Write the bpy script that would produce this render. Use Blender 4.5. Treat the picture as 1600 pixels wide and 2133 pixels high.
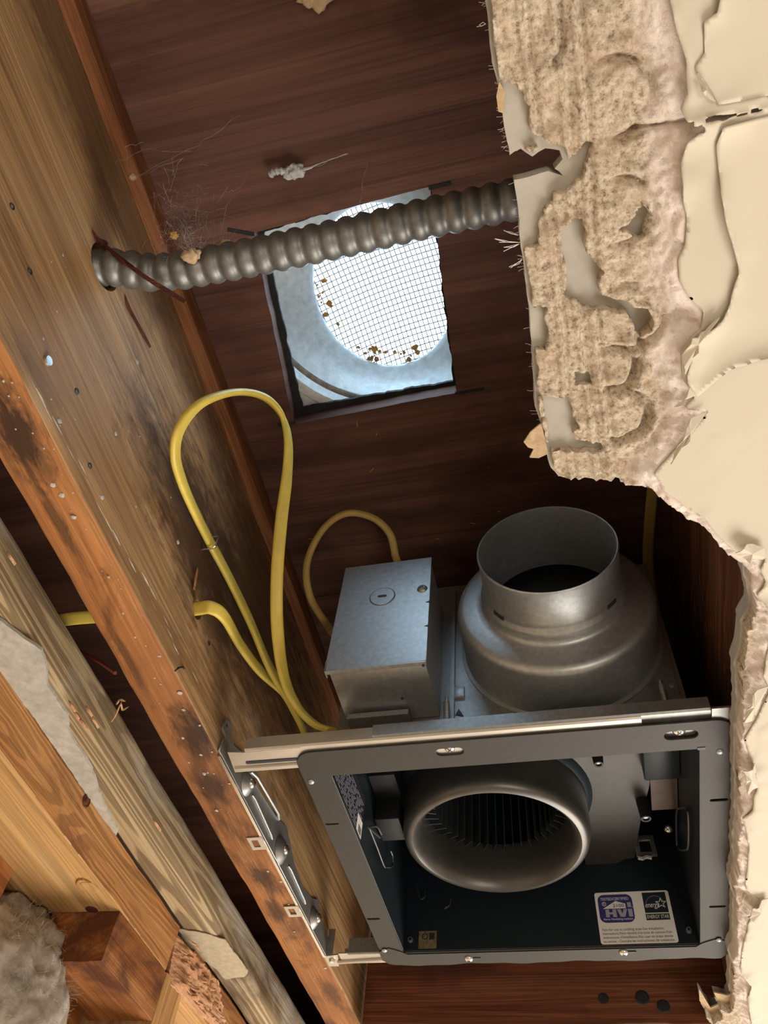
import bpy, bmesh, math, random
import numpy as np
from mathutils import Vector, Matrix, noise as mn

random.seed(7)
for o in list(bpy.data.objects):
    bpy.data.objects.remove(o, do_unlink=True)
SC = bpy.context.scene
COL = SC.collection

# ------------------------------------------------------------------ camera
FPX = 1636.8
CAMPOS = np.array([0.17790, -0.46471, -0.36088])
RC = np.array([[0.97178778, 0.22073323, 0.08309847],      # rows: right, down, forward
               [-0.13487998, 0.80913067, -0.57193964],
               [-0.19348360, 0.54459563, 0.81607579]])
cam = bpy.data.cameras.new('camera')
cam.sensor_fit = 'HORIZONTAL'
cam.sensor_width = 36.0
cam.lens = 36.0 * FPX / 1600.0
cam.clip_start = 0.01
camo = bpy.data.objects.new('camera', cam)
COL.objects.link(camo)
M = Matrix.Identity(4)
for i in range(3):
    M[i][0] = RC[0][i]; M[i][1] = -RC[1][i]; M[i][2] = -RC[2][i]; M[i][3] = CAMPOS[i]
camo.matrix_world = M
SC.camera = camo

# ------------------------------------------------------------------ world, lights, exposure
SC.view_settings.view_transform = 'Standard'
SC.view_settings.look = 'None'
SC.view_settings.gamma = 1.0
SC.view_settings.use_curve_mapping = False
SC.view_settings.exposure = 0.25
W = bpy.data.worlds.new('sky')
SC.world = W
W.use_nodes = True
bg = W.node_tree.nodes['Background']
bg.inputs[0].default_value = (0.58, 0.81, 1.0, 1)
bg.inputs[1].default_value = 11.0


def area(name, loc, target, sx, sy, power, col):
    l = bpy.data.lights.new(name, 'AREA')
    l.shape = 'RECTANGLE'; l.size = sx; l.size_y = sy; l.energy = power; l.color = col
    o = bpy.data.objects.new(name, l); COL.objects.link(o)
    o.location = loc
    o.rotation_euler = (Vector(target) - Vector(loc)).to_track_quat('-Z', 'Y').to_euler()
    return o


# daylight from the room's unseen window (low, beyond the fan) and an added fill lamp
area('window_daylight', (1.05, 1.75, -1.65), (0.05, -0.1, 0.0), 1.6, 1.4, 62, (1.0, 0.93, 0.83))
area('added_fill_lamp', (0.9, -1.3, -1.5), (0.05, -0.2, 0.0), 0.9, 0.6, 8, (1.0, 0.90, 0.78))


# ------------------------------------------------------------------ helpers
def at(px, py, axis, val):
    """the point of the plane axis = val that shows at photo pixel px, py"""
    d = RC.T @ np.array([(px - 800) / FPX, (py - 1066.5) / FPX, 1.0])
    t = (val - CAMPOS[axis]) / d[axis]
    return CAMPOS + t * d


def X_(px, py, v): return at(px, py, 0, v)
def Y_(px, py, v): return at(px, py, 1, v)
def Z_(px, py, v): return at(px, py, 2, v)


def link(name, me, mats=None, parent=None, smooth=False):
    if mats is not None and len(me.materials) == 0:
        for m in (mats if isinstance(mats, (list, tuple)) else [mats]):
            me.materials.append(m)
    o = bpy.data.objects.new(name, me)
    COL.objects.link(o)
    if parent is not None:
        o.parent = parent
        o.matrix_parent_inverse = parent.matrix_world.inverted()
    if smooth:
        me.polygons.foreach_set('use_smooth', [True] * len(me.polygons))
        if smooth != 'all':
            try:
                me.set_sharp_from_angle(angle=math.radians(38))
            except Exception:
                pass
    return o


def tag(o, label, cat, group=None, kind=None):
    o['label'] = label; o['category'] = cat
    if group: o['group'] = group
    if kind: o['kind'] = kind
    return o


def struct(o, label=None):
    o['kind'] = 'structure'
    if label: o['label'] = label
    return o


def empty(name, loc):
    o = bpy.data.objects.new(name, None); COL.objects.link(o)
    o.location = loc
    o.empty_display_size = 0.02
    bpy.context.view_layer.update()
    return o


def pyd(verts, faces):
    me = bpy.data.meshes.new('mesh')
    me.from_pydata([tuple(v) for v in verts], [], faces)
    me.update()
    return me


def fix(me):
    bm = bmesh.new(); bm.from_mesh(me)
    bmesh.ops.recalc_face_normals(bm, faces=bm.faces)
    bm.to_mesh(me); bm.free()
    return me


def box(name, lo, hi, mat, parent=None, bevel=0.0, seg=2, matfn=None):
    bm = bmesh.new()
    bmesh.ops.create_cube(bm, size=1.0)
    lo = Vector(lo); hi = Vector(hi)
    for v in bm.verts:
        v.co = Vector(((v.co.x + .5) * (hi.x - lo.x) + lo.x, (v.co.y + .5) * (hi.y - lo.y) + lo.y, (v.co.z + .5) * (hi.z - lo.z) + lo.z))
    if bevel > 0:
        bmesh.ops.bevel(bm, geom=bm.edges[:], offset=bevel, segments=seg, affect='EDGES', profile=.5)
    bm.normal_update()
    if matfn:
        for f in bm.faces: f.material_index = matfn(f.normal, f.calc_center_median())
    me = bpy.data.meshes.new('mesh'); bm.to_mesh(me); bm.free()
    return link(name, me, mat, parent, smooth=bevel > 0)


def frames(pts, up):
    P = [Vector(p) for p in pts]
    out = []
    n = len(P)
    for i in range(n):
        t = (P[min(i + 1, n - 1)] - P[max(i - 1, 0)]).normalized()
        u = up[i] if isinstance(up, list) else Vector(up)
        s = t.cross(u)
        if s.length < 1e-5: s = t.orthogonal()
        s.normalize()
        out.append((P[i], s, s.cross(t).normalized()))
    return out


def sweep(pts, prof, up=(0, 0, 1), closed_ends=True, scale=None):
    """prof: list of (a, b) around the path; returns a mesh"""
    fr = frames(pts, up)
    vs, fs = [], []
    k = len(prof)
    for i, (p, s, b) in enumerate(fr):
        sc = 1.0 if scale is None else scale[i]
        for (a, c) in prof:
            vs.append(p + s * a * sc + b * c * sc)
    for i in range(len(fr) - 1):
        for j in range(k):
            a = i * k + j; b_ = i * k + (j + 1) % k
            fs.append((a, b_, b_ + k, a + k))
    if closed_ends:
        fs.append(tuple(range(k - 1, -1, -1)))
        fs.append(tuple((len(fr) - 1) * k + j for j in range(k)))
    return fix(pyd(vs, fs))


def circ(r, n=12): return [(r * math.cos(2 * math.pi * i / n), r * math.sin(2 * math.pi * i / n)) for i in range(n)]


def spline(pts, n=10):
    """Catmull-Rom through pts"""
    P = [Vector(p) for p in pts]
    P = [P[0] * 2 - P[1]] + P + [P[-1] * 2 - P[-2]]
    out = []
    for i in range(1, len(P) - 2):
        for k in range(n):
            t = k / n
            a, b, c, d = P[i - 1], P[i], P[i + 1], P[i + 2]
            out.append(0.5 * ((2 * b) + (c - a) * t + (2 * a - 5 * b + 4 * c - d) * t * t + (3 * b - a - 3 * c + d) * t ** 3))
    out.append(P[-2])
    return out


def tube(name, pts, r, mat, parent=None, n=8, scale=None):
    return link(name, sweep(pts, circ(r, n), scale=scale), mat, parent, smooth=True)


def lathe(name, prof, centre, axis, mat, parent=None, n=64, smooth=True):
    """prof: (radius, height along axis); open profile, closed where radius is 0"""
    ax = Vector(axis).normalized()
    u = ax.orthogonal().normalized(); v = ax.cross(u)
    c = Vector(centre)
    vs, fs = [], []
    k = len(prof)
    for i in range(n):
        a = 2 * math.pi * i / n
        d = u * math.cos(a) + v * math.sin(a)
        for (r, h) in prof: vs.append(c + d * r + ax * h)
    for i in range(n):
        j = (i + 1) % n
        for q in range(k - 1):
            fs.append((i * k + q, i * k + q + 1, j * k + q + 1, j * k + q))
    me = pyd(vs, fs)
    bm = bmesh.new(); bm.from_mesh(me)
    bmesh.ops.remove_doubles(bm, verts=bm.verts, dist=1e-6)
    bmesh.ops.recalc_face_normals(bm, faces=bm.faces)
    bm.to_mesh(me); bm.free()
    return link(name, me, mat, parent, smooth=smooth)


def plate_mesh(loops, thick, mtx=None, bevel=0.0):
    """flat plate with holes: 2D loops (even-odd), thickness centred on the plane"""
    cu = bpy.data.curves.new('c', 'CURVE')
    cu.dimensions = '2D'; cu.fill_mode = 'BOTH'
    cu.extrude = max(thick / 2 - bevel, 0)
    cu.bevel_depth = bevel; cu.bevel_resolution = 1
    for lp in loops:
        s = cu.splines.new('POLY'); s.points.add(len(lp) - 1)
        for p, q in zip(s.points, lp): p.co = (q[0], q[1], 0, 1)
        s.use_cyclic_u = True
    o = bpy.data.objects.new('tmp', cu); COL.objects.link(o)
    dg = bpy.context.evaluated_depsgraph_get()
    me = bpy.data.meshes.new_from_object(o.evaluated_get(dg))
    bpy.data.objects.remove(o); bpy.data.curves.remove(cu)
    if mtx is not None: me.transform(mtx)
    me.materials.clear()
    return me


def text_mesh(s, size, mtx, thick=0.0001, align='CENTER', shear=0.0):
    cu = bpy.data.curves.new('t', 'FONT')
    cu.body = s; cu.size = size; cu.align_x = align; cu.align_y = 'CENTER'; cu.extrude = thick; cu.shear = shear
    cu.resolution_u = 3
    o = bpy.data.objects.new('tmp', cu); COL.objects.link(o)
    dg = bpy.context.evaluated_depsgraph_get()
    me = bpy.data.meshes.new_from_object(o.evaluated_get(dg))
    bpy.data.objects.remove(o); bpy.data.curves.remove(cu)
    me.transform(mtx)
    me.materials.clear()
    return me


def rrect(x0, y0, x1, y1, r, n=5):
    out = []
    for (cx, cy, a0) in ((x1 - r, y1 - r, 0), (x0 + r, y1 - r, 90), (x0 + r, y0 + r, 180), (x1 - r, y0 + r, 270)):
        for i in range(n + 1):
            a = math.radians(a0 + 90 * i / n)
            out.append((cx + r * math.cos(a), cy + r * math.sin(a)))
    return out


def oblong(cx, cy, L, H, ang=0.0, n=6):
    out = []
    r = H / 2; s = max(L / 2 - r, 0)
    for sg, a0 in ((1, -90), (-1, 90)):
        for i in range(n + 1):
            a = math.radians(a0 + 180 * i / n)
            x = sg * s + r * math.cos(a); y = r * math.sin(a)
            out.append((cx + x * math.cos(ang) - y * math.sin(ang), cy + x * math.sin(ang) + y * math.cos(ang)))
    return out


def mtx(origin, xa, ya):
    xa = Vector(xa).normalized(); ya = Vector(ya).normalized(); za = xa.cross(ya)
    m = Matrix.Identity(4)
    for i in range(3):
        m[i][0] = xa[i]; m[i][1] = ya[i]; m[i][2] = za[i]; m[i][3] = origin[i]
    return m


def cut(o, cutters):
    """subtract the cutter meshes from o for good"""
    for c in cutters:
        c.hide_render = True
        md = o.modifiers.new('b', 'BOOLEAN'); md.operation = 'DIFFERENCE'; md.object = c; md.solver = 'EXACT'
    bpy.context.view_layer.update()
    dg = bpy.context.evaluated_depsgraph_get()
    me = bpy.data.meshes.new_from_object(o.evaluated_get(dg))
    o.modifiers.clear()
    o.data = me
    for c in cutters: bpy.data.objects.remove(c)
    return o


# numpy value noise
_rng = np.random.RandomState(3)
_T = _rng.rand(256, 256)


def vnoise(x, y):
    xi = np.floor(x).astype(int); yi = np.floor(y).astype(int)
    fx = x - xi; fy = y - yi
    fx = fx * fx * (3 - 2 * fx); fy = fy * fy * (3 - 2 * fy)
    g = lambda a, b: _T[a & 255, b & 255]
    return (g(xi, yi) * (1 - fx) + g(xi + 1, yi) * fx) * (1 - fy) + (g(xi, yi + 1) * (1 - fx) + g(xi + 1, yi + 1) * fx) * fy


def fbm(x, y, oct=4, s=1.0):
    r = 0; a = .5
    for i in range(oct):
        r = r + a * vnoise(x * s + 17.3 * i, y * s + 9.1 * i); s *= 2.03; a *= .5
    return r


# ------------------------------------------------------------------ materials
def newmat(name):
    m = bpy.data.materials.new(name); m.use_nodes = True
    nt = m.node_tree
    return m, nt, nt.nodes['Principled BSDF']


def nd(nt, typ, **kw):
    n = nt.nodes.new(typ)
    for k, v in kw.items():
        if k.startswith('i_'):
            n.inputs[k[2:].replace('_', ' ')].default_value = v
        else: setattr(n, k, v)
    return n


def mapped(nt, scale, loc=(0, 0, 0)):
    tc = nd(nt, 'ShaderNodeTexCoord'); mp = nd(nt, 'ShaderNodeMapping')
    mp.inputs['Scale'].default_value = scale; mp.inputs['Location'].default_value = loc
    nt.links.new(tc.outputs['Object'], mp.inputs['Vector'])
    return mp.outputs['Vector']


def noise_n(nt, vec, scale, detail=4, rough=.55, dist=0.0):
    n = nd(nt, 'ShaderNodeTexNoise')
    n.inputs['Scale'].default_value = scale; n.inputs['Detail'].default_value = detail
    n.inputs['Roughness'].default_value = rough; n.inputs['Distortion'].default_value = dist
    nt.links.new(vec, n.inputs['Vector'])
    return n.outputs['Fac']


def ramp(nt, fac, stops):
    r = nd(nt, 'ShaderNodeValToRGB')
    els = r.color_ramp.elements
    while len(els) < len(stops): els.new(.5)
    for e, (p, c) in zip(els, stops):
        e.position = p; e.color = (*c, 1) if len(c) == 3 else c
    nt.links.new(fac, r.inputs['Fac'])
    return r.outputs['Color']


def mixc(nt, fac, a, b, mode='MIX'):
    m = nd(nt, 'ShaderNodeMix', data_type='RGBA', blend_type=mode)
    if isinstance(fac, (int, float)): m.inputs['Factor'].default_value = fac
    else: nt.links.new(fac, m.inputs['Factor'])
    for s, v in (('A', a), ('B', b)):
        sock = [i for i in m.inputs if i.name == s and i.type == 'RGBA'][0]
        if isinstance(v, tuple): sock.default_value = (*v, 1)
        else: nt.links.new(v, sock)
    return [o for o in m.outputs if o.type == 'RGBA'][0]


def bump(nt, h, strength, dist, bsdf):
    b = nd(nt, 'ShaderNodeBump'); b.inputs['Strength'].default_value = strength; b.inputs['Distance'].default_value = dist
    nt.links.new(h, b.inputs['Height']); nt.links.new(b.outputs['Normal'], bsdf.inputs['Normal'])


BLK = (0, 0, 0); WHT = (1, 1, 1)


def wood(name, dark, mid, light, axis=1, grain=1.0, stain=None, stain2=None, blobs=None, rough=.75, bands=.35, seed=0.0, bmp=.5, spec=.25, rf=150.0):
    m, nt, bs = newmat(name)
    sc = [34 * grain] * 3; sc[axis] = 2.2 * grain
    v = mapped(nt, sc, (seed, seed * 1.7, seed * .6))
    n1 = noise_n(nt, v, 1.0, 5, .6, .6)
    sf = [480 * grain] * 3; sf[axis] = 5.0 * grain
    v2 = mapped(nt, sf, (seed * 2, seed, 0))
    n2 = noise_n(nt, v2, 1.0, 3, .6, .3)
    sw = [26 * grain] * 3; sw[axis] = 1.1 * grain
    v3 = mapped(nt, sw, (seed, 0, seed))
    n3 = noise_n(nt, v3, .55, 2, .5, .2)
    mul = nd(nt, 'ShaderNodeMath', operation='MULTIPLY'); mul.inputs[1].default_value = rf
    nt.links.new(n3, mul.inputs[0])
    sn = nd(nt, 'ShaderNodeMath', operation='SINE'); nt.links.new(mul.outputs[0], sn.inputs[0])
    base = ramp(nt, n1, [(.28, dark), (.5, mid), (.74, light)])
    rings = ramp(nt, sn.outputs[0], [(0.0, (.45, .42, .40)), (.5, WHT), (1, WHT)])
    c = mixc(nt, bands, base, rings, 'MULTIPLY')
    fine = ramp(nt, n2, [(.3, (.55, .55, .55)), (.55, WHT)])
    c = mixc(nt, .7, c, fine, 'MULTIPLY')
    for st in (stain, stain2):
        if not st: continue
        colr, lo, hi, scale, stretch, amount = st
        ss = [scale] * 3; ss[axis] = scale * stretch
        vs = mapped(nt, ss, (seed + lo * 10, 3.3 + seed, 1.1))
        ns = noise_n(nt, vs, 1.0, 7, .62, .4)
        fac = ramp(nt, ns, [(lo, BLK), (hi, (amount,) * 3)])
        c = mixc(nt, fac, c, colr)
    for (colr, ctr, size, amount) in (blobs or []):
        vb = mapped(nt, tuple(1 / q for q in size), tuple(-a / q for a, q in zip(ctr, size)))
        ln_ = nd(nt, 'ShaderNodeVectorMath', operation='LENGTH'); nt.links.new(vb, ln_.inputs[0])
        nb = noise_n(nt, mapped(nt, (130, 42, 130)), 1.0, 8, .72, .6)
        sb = nd(nt, 'ShaderNodeMath', operation='ADD'); hl = nd(nt, 'ShaderNodeMath', operation='MULTIPLY'); hl.inputs[1].default_value = .5; nt.links.new(ln_.outputs['Value'], hl.inputs[0]); nt.links.new(hl.outputs[0], sb.inputs[0])
        mb = nd(nt, 'ShaderNodeMath', operation='MULTIPLY'); mb.inputs[1].default_value = .9; nt.links.new(nb, mb.inputs[0]); nt.links.new(mb.outputs[0], sb.inputs[1])
        c = mixc(nt, ramp(nt, sb.outputs[0], [(.62, (amount,) * 3), (.92, BLK)]), c, colr)
    nt.links.new(c, bs.inputs['Base Color'])
    bs.inputs['Roughness'].default_value = rough
    bs.inputs['Specular IOR Level'].default_value = spec
    ad = nd(nt, 'ShaderNodeMath', operation='ADD'); nt.links.new(n2, ad.inputs[0]); nt.links.new(n1, ad.inputs[1])
    bump(nt, ad.outputs[0], bmp, .0012, bs)
    return m


def plain(name, col, rough=.6, metal=0.0, var=.15, scale=60, bmp=0.0, spec=.5, stretch=None):
    m, nt, bs = newmat(name)
    v = mapped(nt, stretch or (1, 1, 1))
    n = noise_n(nt, v, scale, 5, .6)
    a = tuple(c * (1 - var) for c in col); b = tuple(min(1, c * (1 + var)) for c in col)
    nt.links.new(ramp(nt, n, [(.3, a), (.7, b)]), bs.inputs['Base Color'])
    bs.inputs['Roughness'].default_value = rough
    bs.inputs['Metallic'].default_value = metal
    bs.inputs['Specular IOR Level'].default_value = spec
    if bmp: bump(nt, n, bmp, .001, bs)
    return m


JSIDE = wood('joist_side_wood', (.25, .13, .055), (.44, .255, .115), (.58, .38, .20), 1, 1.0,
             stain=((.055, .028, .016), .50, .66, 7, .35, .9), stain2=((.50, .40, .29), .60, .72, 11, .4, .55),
             blobs=[((.05, .026, .016), (-.077, -.165, .100), (.2, .16, .06), .85), ((.07, .035, .02), (-.077, -.03, .15), (.2, .22, .16), .8), ((.10, .055, .03), (-.077, -.42, .20), (.2, .35, .045), .7)], rough=.6, seed=1.3, bands=.35)  # middle blob: stain plus shade painted on the upper face near the fan
JBOT = wood('joist_underside_wood', (.30, .115, .036), (.44, .185, .062), (.54, .26, .10), 1, 1.3,
            stain=((.040, .018, .010), .505, .60, 15, .45, .9), stain2=((.24, .10, .04), .46, .60, 9, .5, .6),
            blobs=[((.045, .022, .013), tuple(Z_(a, b, 0)), sz, am) for a, b, sz, am in ((35, 900, (.02, .045, .1), .95), (120, 1090, (.006, .05, .1), .7), (405, 1525, (.02, .035, .1), .95), (440, 1640, (.018, .030, .1), .85), (545, 1830, (.013, .035, .1), .85), (575, 1900, (.012, .03, .1), .8), (270, 1380, (.007, .05, .1), .6), (690, 2070, (.012, .04, .1), .7))], rough=.7, seed=4.1, bands=.3)
DECK = wood('plywood_deck', (.085, .039, .029), (.128, .058, .042), (.18, .087, .062), 0, .75,
            stain=((.038, .016, .013), .50, .66, 14, .4, .75), stain2=((.23, .11, .06), .60, .74, 12, .35, .5), rough=.7, seed=2.2, bands=.4, rf=40)
CLEAT = wood('cleat_wood', (.12, .042, .016), (.22, .080, .030), (.33, .14, .055), 1, 1.5, rough=.7, seed=6.6)
RJOIST = wood('dark_joist_wood', (.09, .035, .018), (.17, .066, .033), (.30, .15, .095), 1, 1.1,
              stain=((.04, .018, .012), .5, .64, 9, .3, .7), seed=8.8)
BLOCKW = wood('blocking_wood', (.12, .036, .018), (.20, .064, .030), (.29, .11, .055), 0, 1.2,
              stain=((.05, .018, .012), .55, .66, 10, .5, .6), seed=3.7, bands=.55)
GREYW = wood('weathered_nailer_wood', (.33, .225, .12), (.48, .355, .205), (.59, .475, .31), 1, 1.0,
             stain=((.085, .055, .03), .52, .64, 9, .3, .8), stain2=((.55, .51, .45), .55, .68, 14, .35, .5), rough=.85, seed=5.2, bands=.85, rf=260)
PLSIDE = wood('plate_side_wood', (.33, .13, .04), (.52, .24, .085), (.64, .35, .14), 1, 1.2,
              stain=((.14, .045, .02), .58, .68, 10, .35, .7), rough=.7, seed=7.4, bands=.55, rf=300)
PLBOT = wood('plate_underside_wood', (.46, .23, .08), (.62, .355, .14), (.72, .46, .21), 1, .9,
             stain=((.22, .095, .04), .60, .70, 9, .35, .6), rough=.7, seed=9.1, bands=.35, rf=110)
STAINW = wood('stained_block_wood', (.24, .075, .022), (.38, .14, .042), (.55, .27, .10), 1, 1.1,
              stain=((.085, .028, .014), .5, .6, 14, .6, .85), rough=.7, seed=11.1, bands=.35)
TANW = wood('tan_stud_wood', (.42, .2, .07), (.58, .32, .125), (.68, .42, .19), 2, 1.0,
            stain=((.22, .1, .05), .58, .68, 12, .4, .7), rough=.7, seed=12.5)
SPLINT = wood('fresh_splintered_wood', (.48, .22, .10), (.66, .36, .20), (.80, .54, .34), 1, 2.2, rough=.85, seed=13.7, bmp=1.0, bands=.2)
SPLDARK = wood('dark_splinter_wood', (.06, .016, .010), (.11, .032, .018), (.18, .06, .03), 0, 2.0, rough=.7, seed=14.2)

GALV = plain('galvanized_steel', (.44, .455, .465), .44, .85, .14, 240, .05)
GALVD = plain('dull_galvanized_steel', (.33, .335, .335), .46, .85, .12, 300, .05)
ZINC = plain('zinc_rail_steel', (.54, .50, .45), .38, .75, .10, 200, .05, stretch=(.2, 1, 1))
BRKT = plain('bracket_zinc', (.50, .52, .53), .42, .9, .10, 160)
FLNG = plain('flange_black_coat', (.037, .034, .032), .55, .0, .15, 500, .05, .35)
INSIDE = plain('housing_inner_flare_tint', (.014, .024, .032), .45, .3, .15, 200)  # bluish flare from the vent is painted into this dark interior colour
SCROLLM = plain('scroll_steel', (.052, .049, .047), .45, .3, .12, 150)
RINGM = plain('inlet_ring_steel', (.12, .114, .108), .36, .7, .10, 90)
BLADEM = plain('impeller_plastic', (.016, .02, .026), .4, 0, .1, 100)
BLACKP = plain('black_plastic', (.006, .007, .009), .6, 0, .1, 100)
CLIPM = plain('dark_clip_steel', (.10, .10, .10), .45, .7, .1, 200)
SCREWM = plain('bright_screw_zinc', (.72, .70, .68), .25, .95, .08, 300)
CONDM = plain('flexible_conduit_steel', (.20, .20, .195), .48, .6, .25, 120, .1)
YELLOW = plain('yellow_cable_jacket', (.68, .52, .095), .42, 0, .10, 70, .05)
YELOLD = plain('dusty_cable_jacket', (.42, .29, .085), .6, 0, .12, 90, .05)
VENTM = plain('vent_aluminium', (.55, .60, .62), .55, .2, .16, 150, .15)
VENTRIM = plain('vent_dirty_rim', (.22, .20, .17), .7, .2, .45, 160, .3)
FELT = plain('black_roofing_felt', (.012, .012, .014), .85, 0, .5, 140, .5)
WIREM = plain('screen_wire', (.20, .20, .20), .5, .6, .1, 50)
WEB = plain('cobweb_silk', (.36, .33, .31), .9, 0, .1, 50)
DUSTM = plain('grey_dust', (.42, .42, .42), .95, 0, .25, 300, .6)
DEBRIS = plain('dry_leaf_crumb', (.55, .30, .10), .9, 0, .3, 400, .5)
PAPERD = plain('brown_torn_paper', (.50, .36, .22), .9, 0, .2, 300, .4)
SMEAR = plain('grey_plaster_smear', (.45, .425, .375), .95, 0, .18, 130, .6)
STKW = plain('sticker_white', (.90, .88, .86), .4, 0, .03, 40)
STKB = plain('sticker_blue', (.045, .040, .20), .4, 0, .05, 60)
STKK = plain('sticker_navy_black', (.018, .028, .036), .4, 0, .05, 60)
STKG = plain('sticker_grey', (.40, .40, .50), .4, 0, .05, 60)
INKG = plain('ink_grey', (.18, .17, .17), .6, 0, .05, 60)
INKW = plain('ink_white', (.85, .85, .85), .5, 0, .03, 60)
INKK = plain('ink_black', (.02, .02, .03), .5, 0, .03, 60)
STKO = plain('sticker_olive', (.17, .135, .07), .5, 0, .35, 250)
REDW = plain('red_wire_jacket', (.16, .012, .012), .5, 0, .1, 60)
WALLM = plain('room_wall_paint', (.70, .63, .52), .85, 0, .03, 6)
FLOORM = plain('room_floor_tile', (.60, .55, .48), .6, 0, .08, 5)
LATHM = plain('gypsum_lath_paper', (.45, .42, .37), .9, 0, .10, 90, .2)


def plaster_mat():
    m, nt, bs = newmat('sanded_plaster')
    v = mapped(nt, (1, 1, 1))
    n1 = noise_n(nt, v, 420, 6, .7)
    n2 = noise_n(nt, v, 60, 4, .6)
    sand = ramp(nt, n1, [(.34, (.22, .16, .115)), (.46, (.52, .425, .32)), (.62, (.70, .615, .50))])
    sand = mixc(nt, ramp(nt, n2, [(.48, BLK), (.68, (.55,) * 3)]), sand, (.50, .36, .26))
    white = ramp(nt, n2, [(.35, (.80, .66, .60)), (.62, (.90, .82, .77))])
    at_ = nd(nt, 'ShaderNodeAttribute', attribute_name='finish')
    c = mixc(nt, at_.outputs['Fac'], sand, white)
    nt.links.new(c, bs.inputs['Base Color'])
    bs.inputs['Roughness'].default_value = .95
    bs.inputs['Specular IOR Level'].default_value = .1
    bump(nt, n1, .7, .0012, bs)
    return m


PLAST = plaster_mat()
KEYP = plain('tan_paper_skin', (.50, .42, .30), .9, 0, .15, 200, .3)
PAINT = plain('beige_ceiling_paint', (.64, .585, .485), .6, 0, .03, 12, 0, .3)
PAINT2 = plain('upper_beige_paint', (.66, .605, .505), .55, 0, .03, 10, 0, .3)

# ------------------------------------------------------------------ room shell (below and around the opening)
def shell(name, lo, hi, m): return struct(box(name, lo, hi, m))
shell('floor', (-.45, -3.2, -2.50), (3.0, 2.6, -2.42), FLOORM)
shell('wall_left', (-.45, -3.2, -2.42), (-.36, 2.6, .30), WALLM)
shell('wall_right', (2.9, -3.2, -2.42), (3.0, 2.6, .30), WALLM)
shell('wall_back', (-.36, 2.5, -2.42), (2.9, 2.6, .30), WALLM)
shell('wall_front', (-.36, -3.2, -2.42), (2.9, -3.1, .30), WALLM)

# ------------------------------------------------------------------ ceiling, broken open
ZP = -.0235           # painted face
def loopz(pts, z): return [tuple(Z_(a, b, z)[:2]) for a, b in pts]


L0px = [(1006, -200), (1010, -60), (1012, 0), (1018, 60), (1028, 130), (1040, 190), (1048, 260), (1060, 318),
        (1085, 308), (1110, 318), (1135, 306), (1163, 310), (1170, 328), (1156, 345), (1172, 362), (1140, 352), (1110, 362), (1072, 368),
        (1078, 440), (1088, 520), (1097, 600), (1104, 680), (1110, 760), (1114, 840), (1126, 885), (1138, 940),
        (1148, 968), (1162, 984), (1205, 988), (1216, 984), (1242, 991), (1280, 981), (1290, 996), (1345, 996), (1385, 1030), (1424, 1056),
        (1464, 1082), (1490, 1116), (1527, 1148), (1542, 1164), (1548, 1206), (1557, 1240), (1556, 1253), (1538, 1282), (1537, 1308), (1534, 1340),
        (1526, 1374), (1528, 1410), (1530, 1466), (1526, 1505), (1525, 1577), (1527, 1678), (1522, 1737), (1523, 1782), (1516, 1820),
        (1523, 1856), (1522, 1945), (1512, 1969), (1518, 1987), (1516, 2058), (1512, 2075), (1487, 2068), (1497, 2090), (1478, 2096), (1456, 2060),
        (1458, 2082), (1478, 2108), (1520, 2126), (1508, 2140), (1500, 2230)]
def resample(loop, step):
    out = []
    for i in range(len(loop)):
        a = np.array(loop[i]); b = np.array(loop[(i + 1) % len(loop)])
        k = max(1, int(np.linalg.norm(b - a) / step))
        for j in range(k): out.append(a + (b - a) * j / k)
    return np.array(out)


def rough_line(pts, step, amp, seed):
    P = np.array(pts); out = []
    for i in range(len(P) - 1):
        k = max(1, int(np.linalg.norm(P[i + 1] - P[i]) / step))
        for j in range(k): out.append(P[i] + (P[i + 1] - P[i]) * j / k)
    out.append(P[-1]); out = np.array(out)
    s = np.arange(len(out))
    out[:, 0] += amp * (fbm(s * .37 + seed, s * 0 + seed, 3) - .45) * 2
    out[:, 1] += amp * (fbm(s * .41 + seed + 40, s * 0 + seed, 3) - .45) * 2
    return out


XR = .338
def close_right(line):
    L = [tuple(p) for p in line]
    return L + [(XR, L[-1][1]), (XR, L[0][1])]


def sdf(px, py, poly):
    P = np.array(poly); d2 = np.full(px.shape, 1e9); ins = np.zeros(px.shape, bool)
    n = len(P)
    for i in range(n):
        ax, ay = P[i]; bx, by = P[(i + 1) % n]
        ex, ey = bx - ax, by - ay
        L = ex * ex + ey * ey + 1e-18
        t = np.clip(((px - ax) * ex + (py - ay) * ey) / L, 0, 1)
        dx = px - ax - t * ex; dy = py - ay - t * ey
        d2 = np.minimum(d2, dx * dx + dy * dy)
        c = ((ay > py) != (by > py)) & (px < ex * (py - ay) / (ey if abs(ey) > 1e-15 else 1e-15) + ax)
        ins ^= c
    d = np.sqrt(d2)
    return np.where(ins, d, -d)      # positive inside


def field(x0, x1, y0, y1, h):
    nx = int((x1 - x0) / h) + 1; ny = int((y1 - y0) / h) + 1
    gx, gy = np.meshgrid(np.linspace(x0, x1, nx), np.linspace(y0, y1, ny))
    return gx, gy


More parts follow.
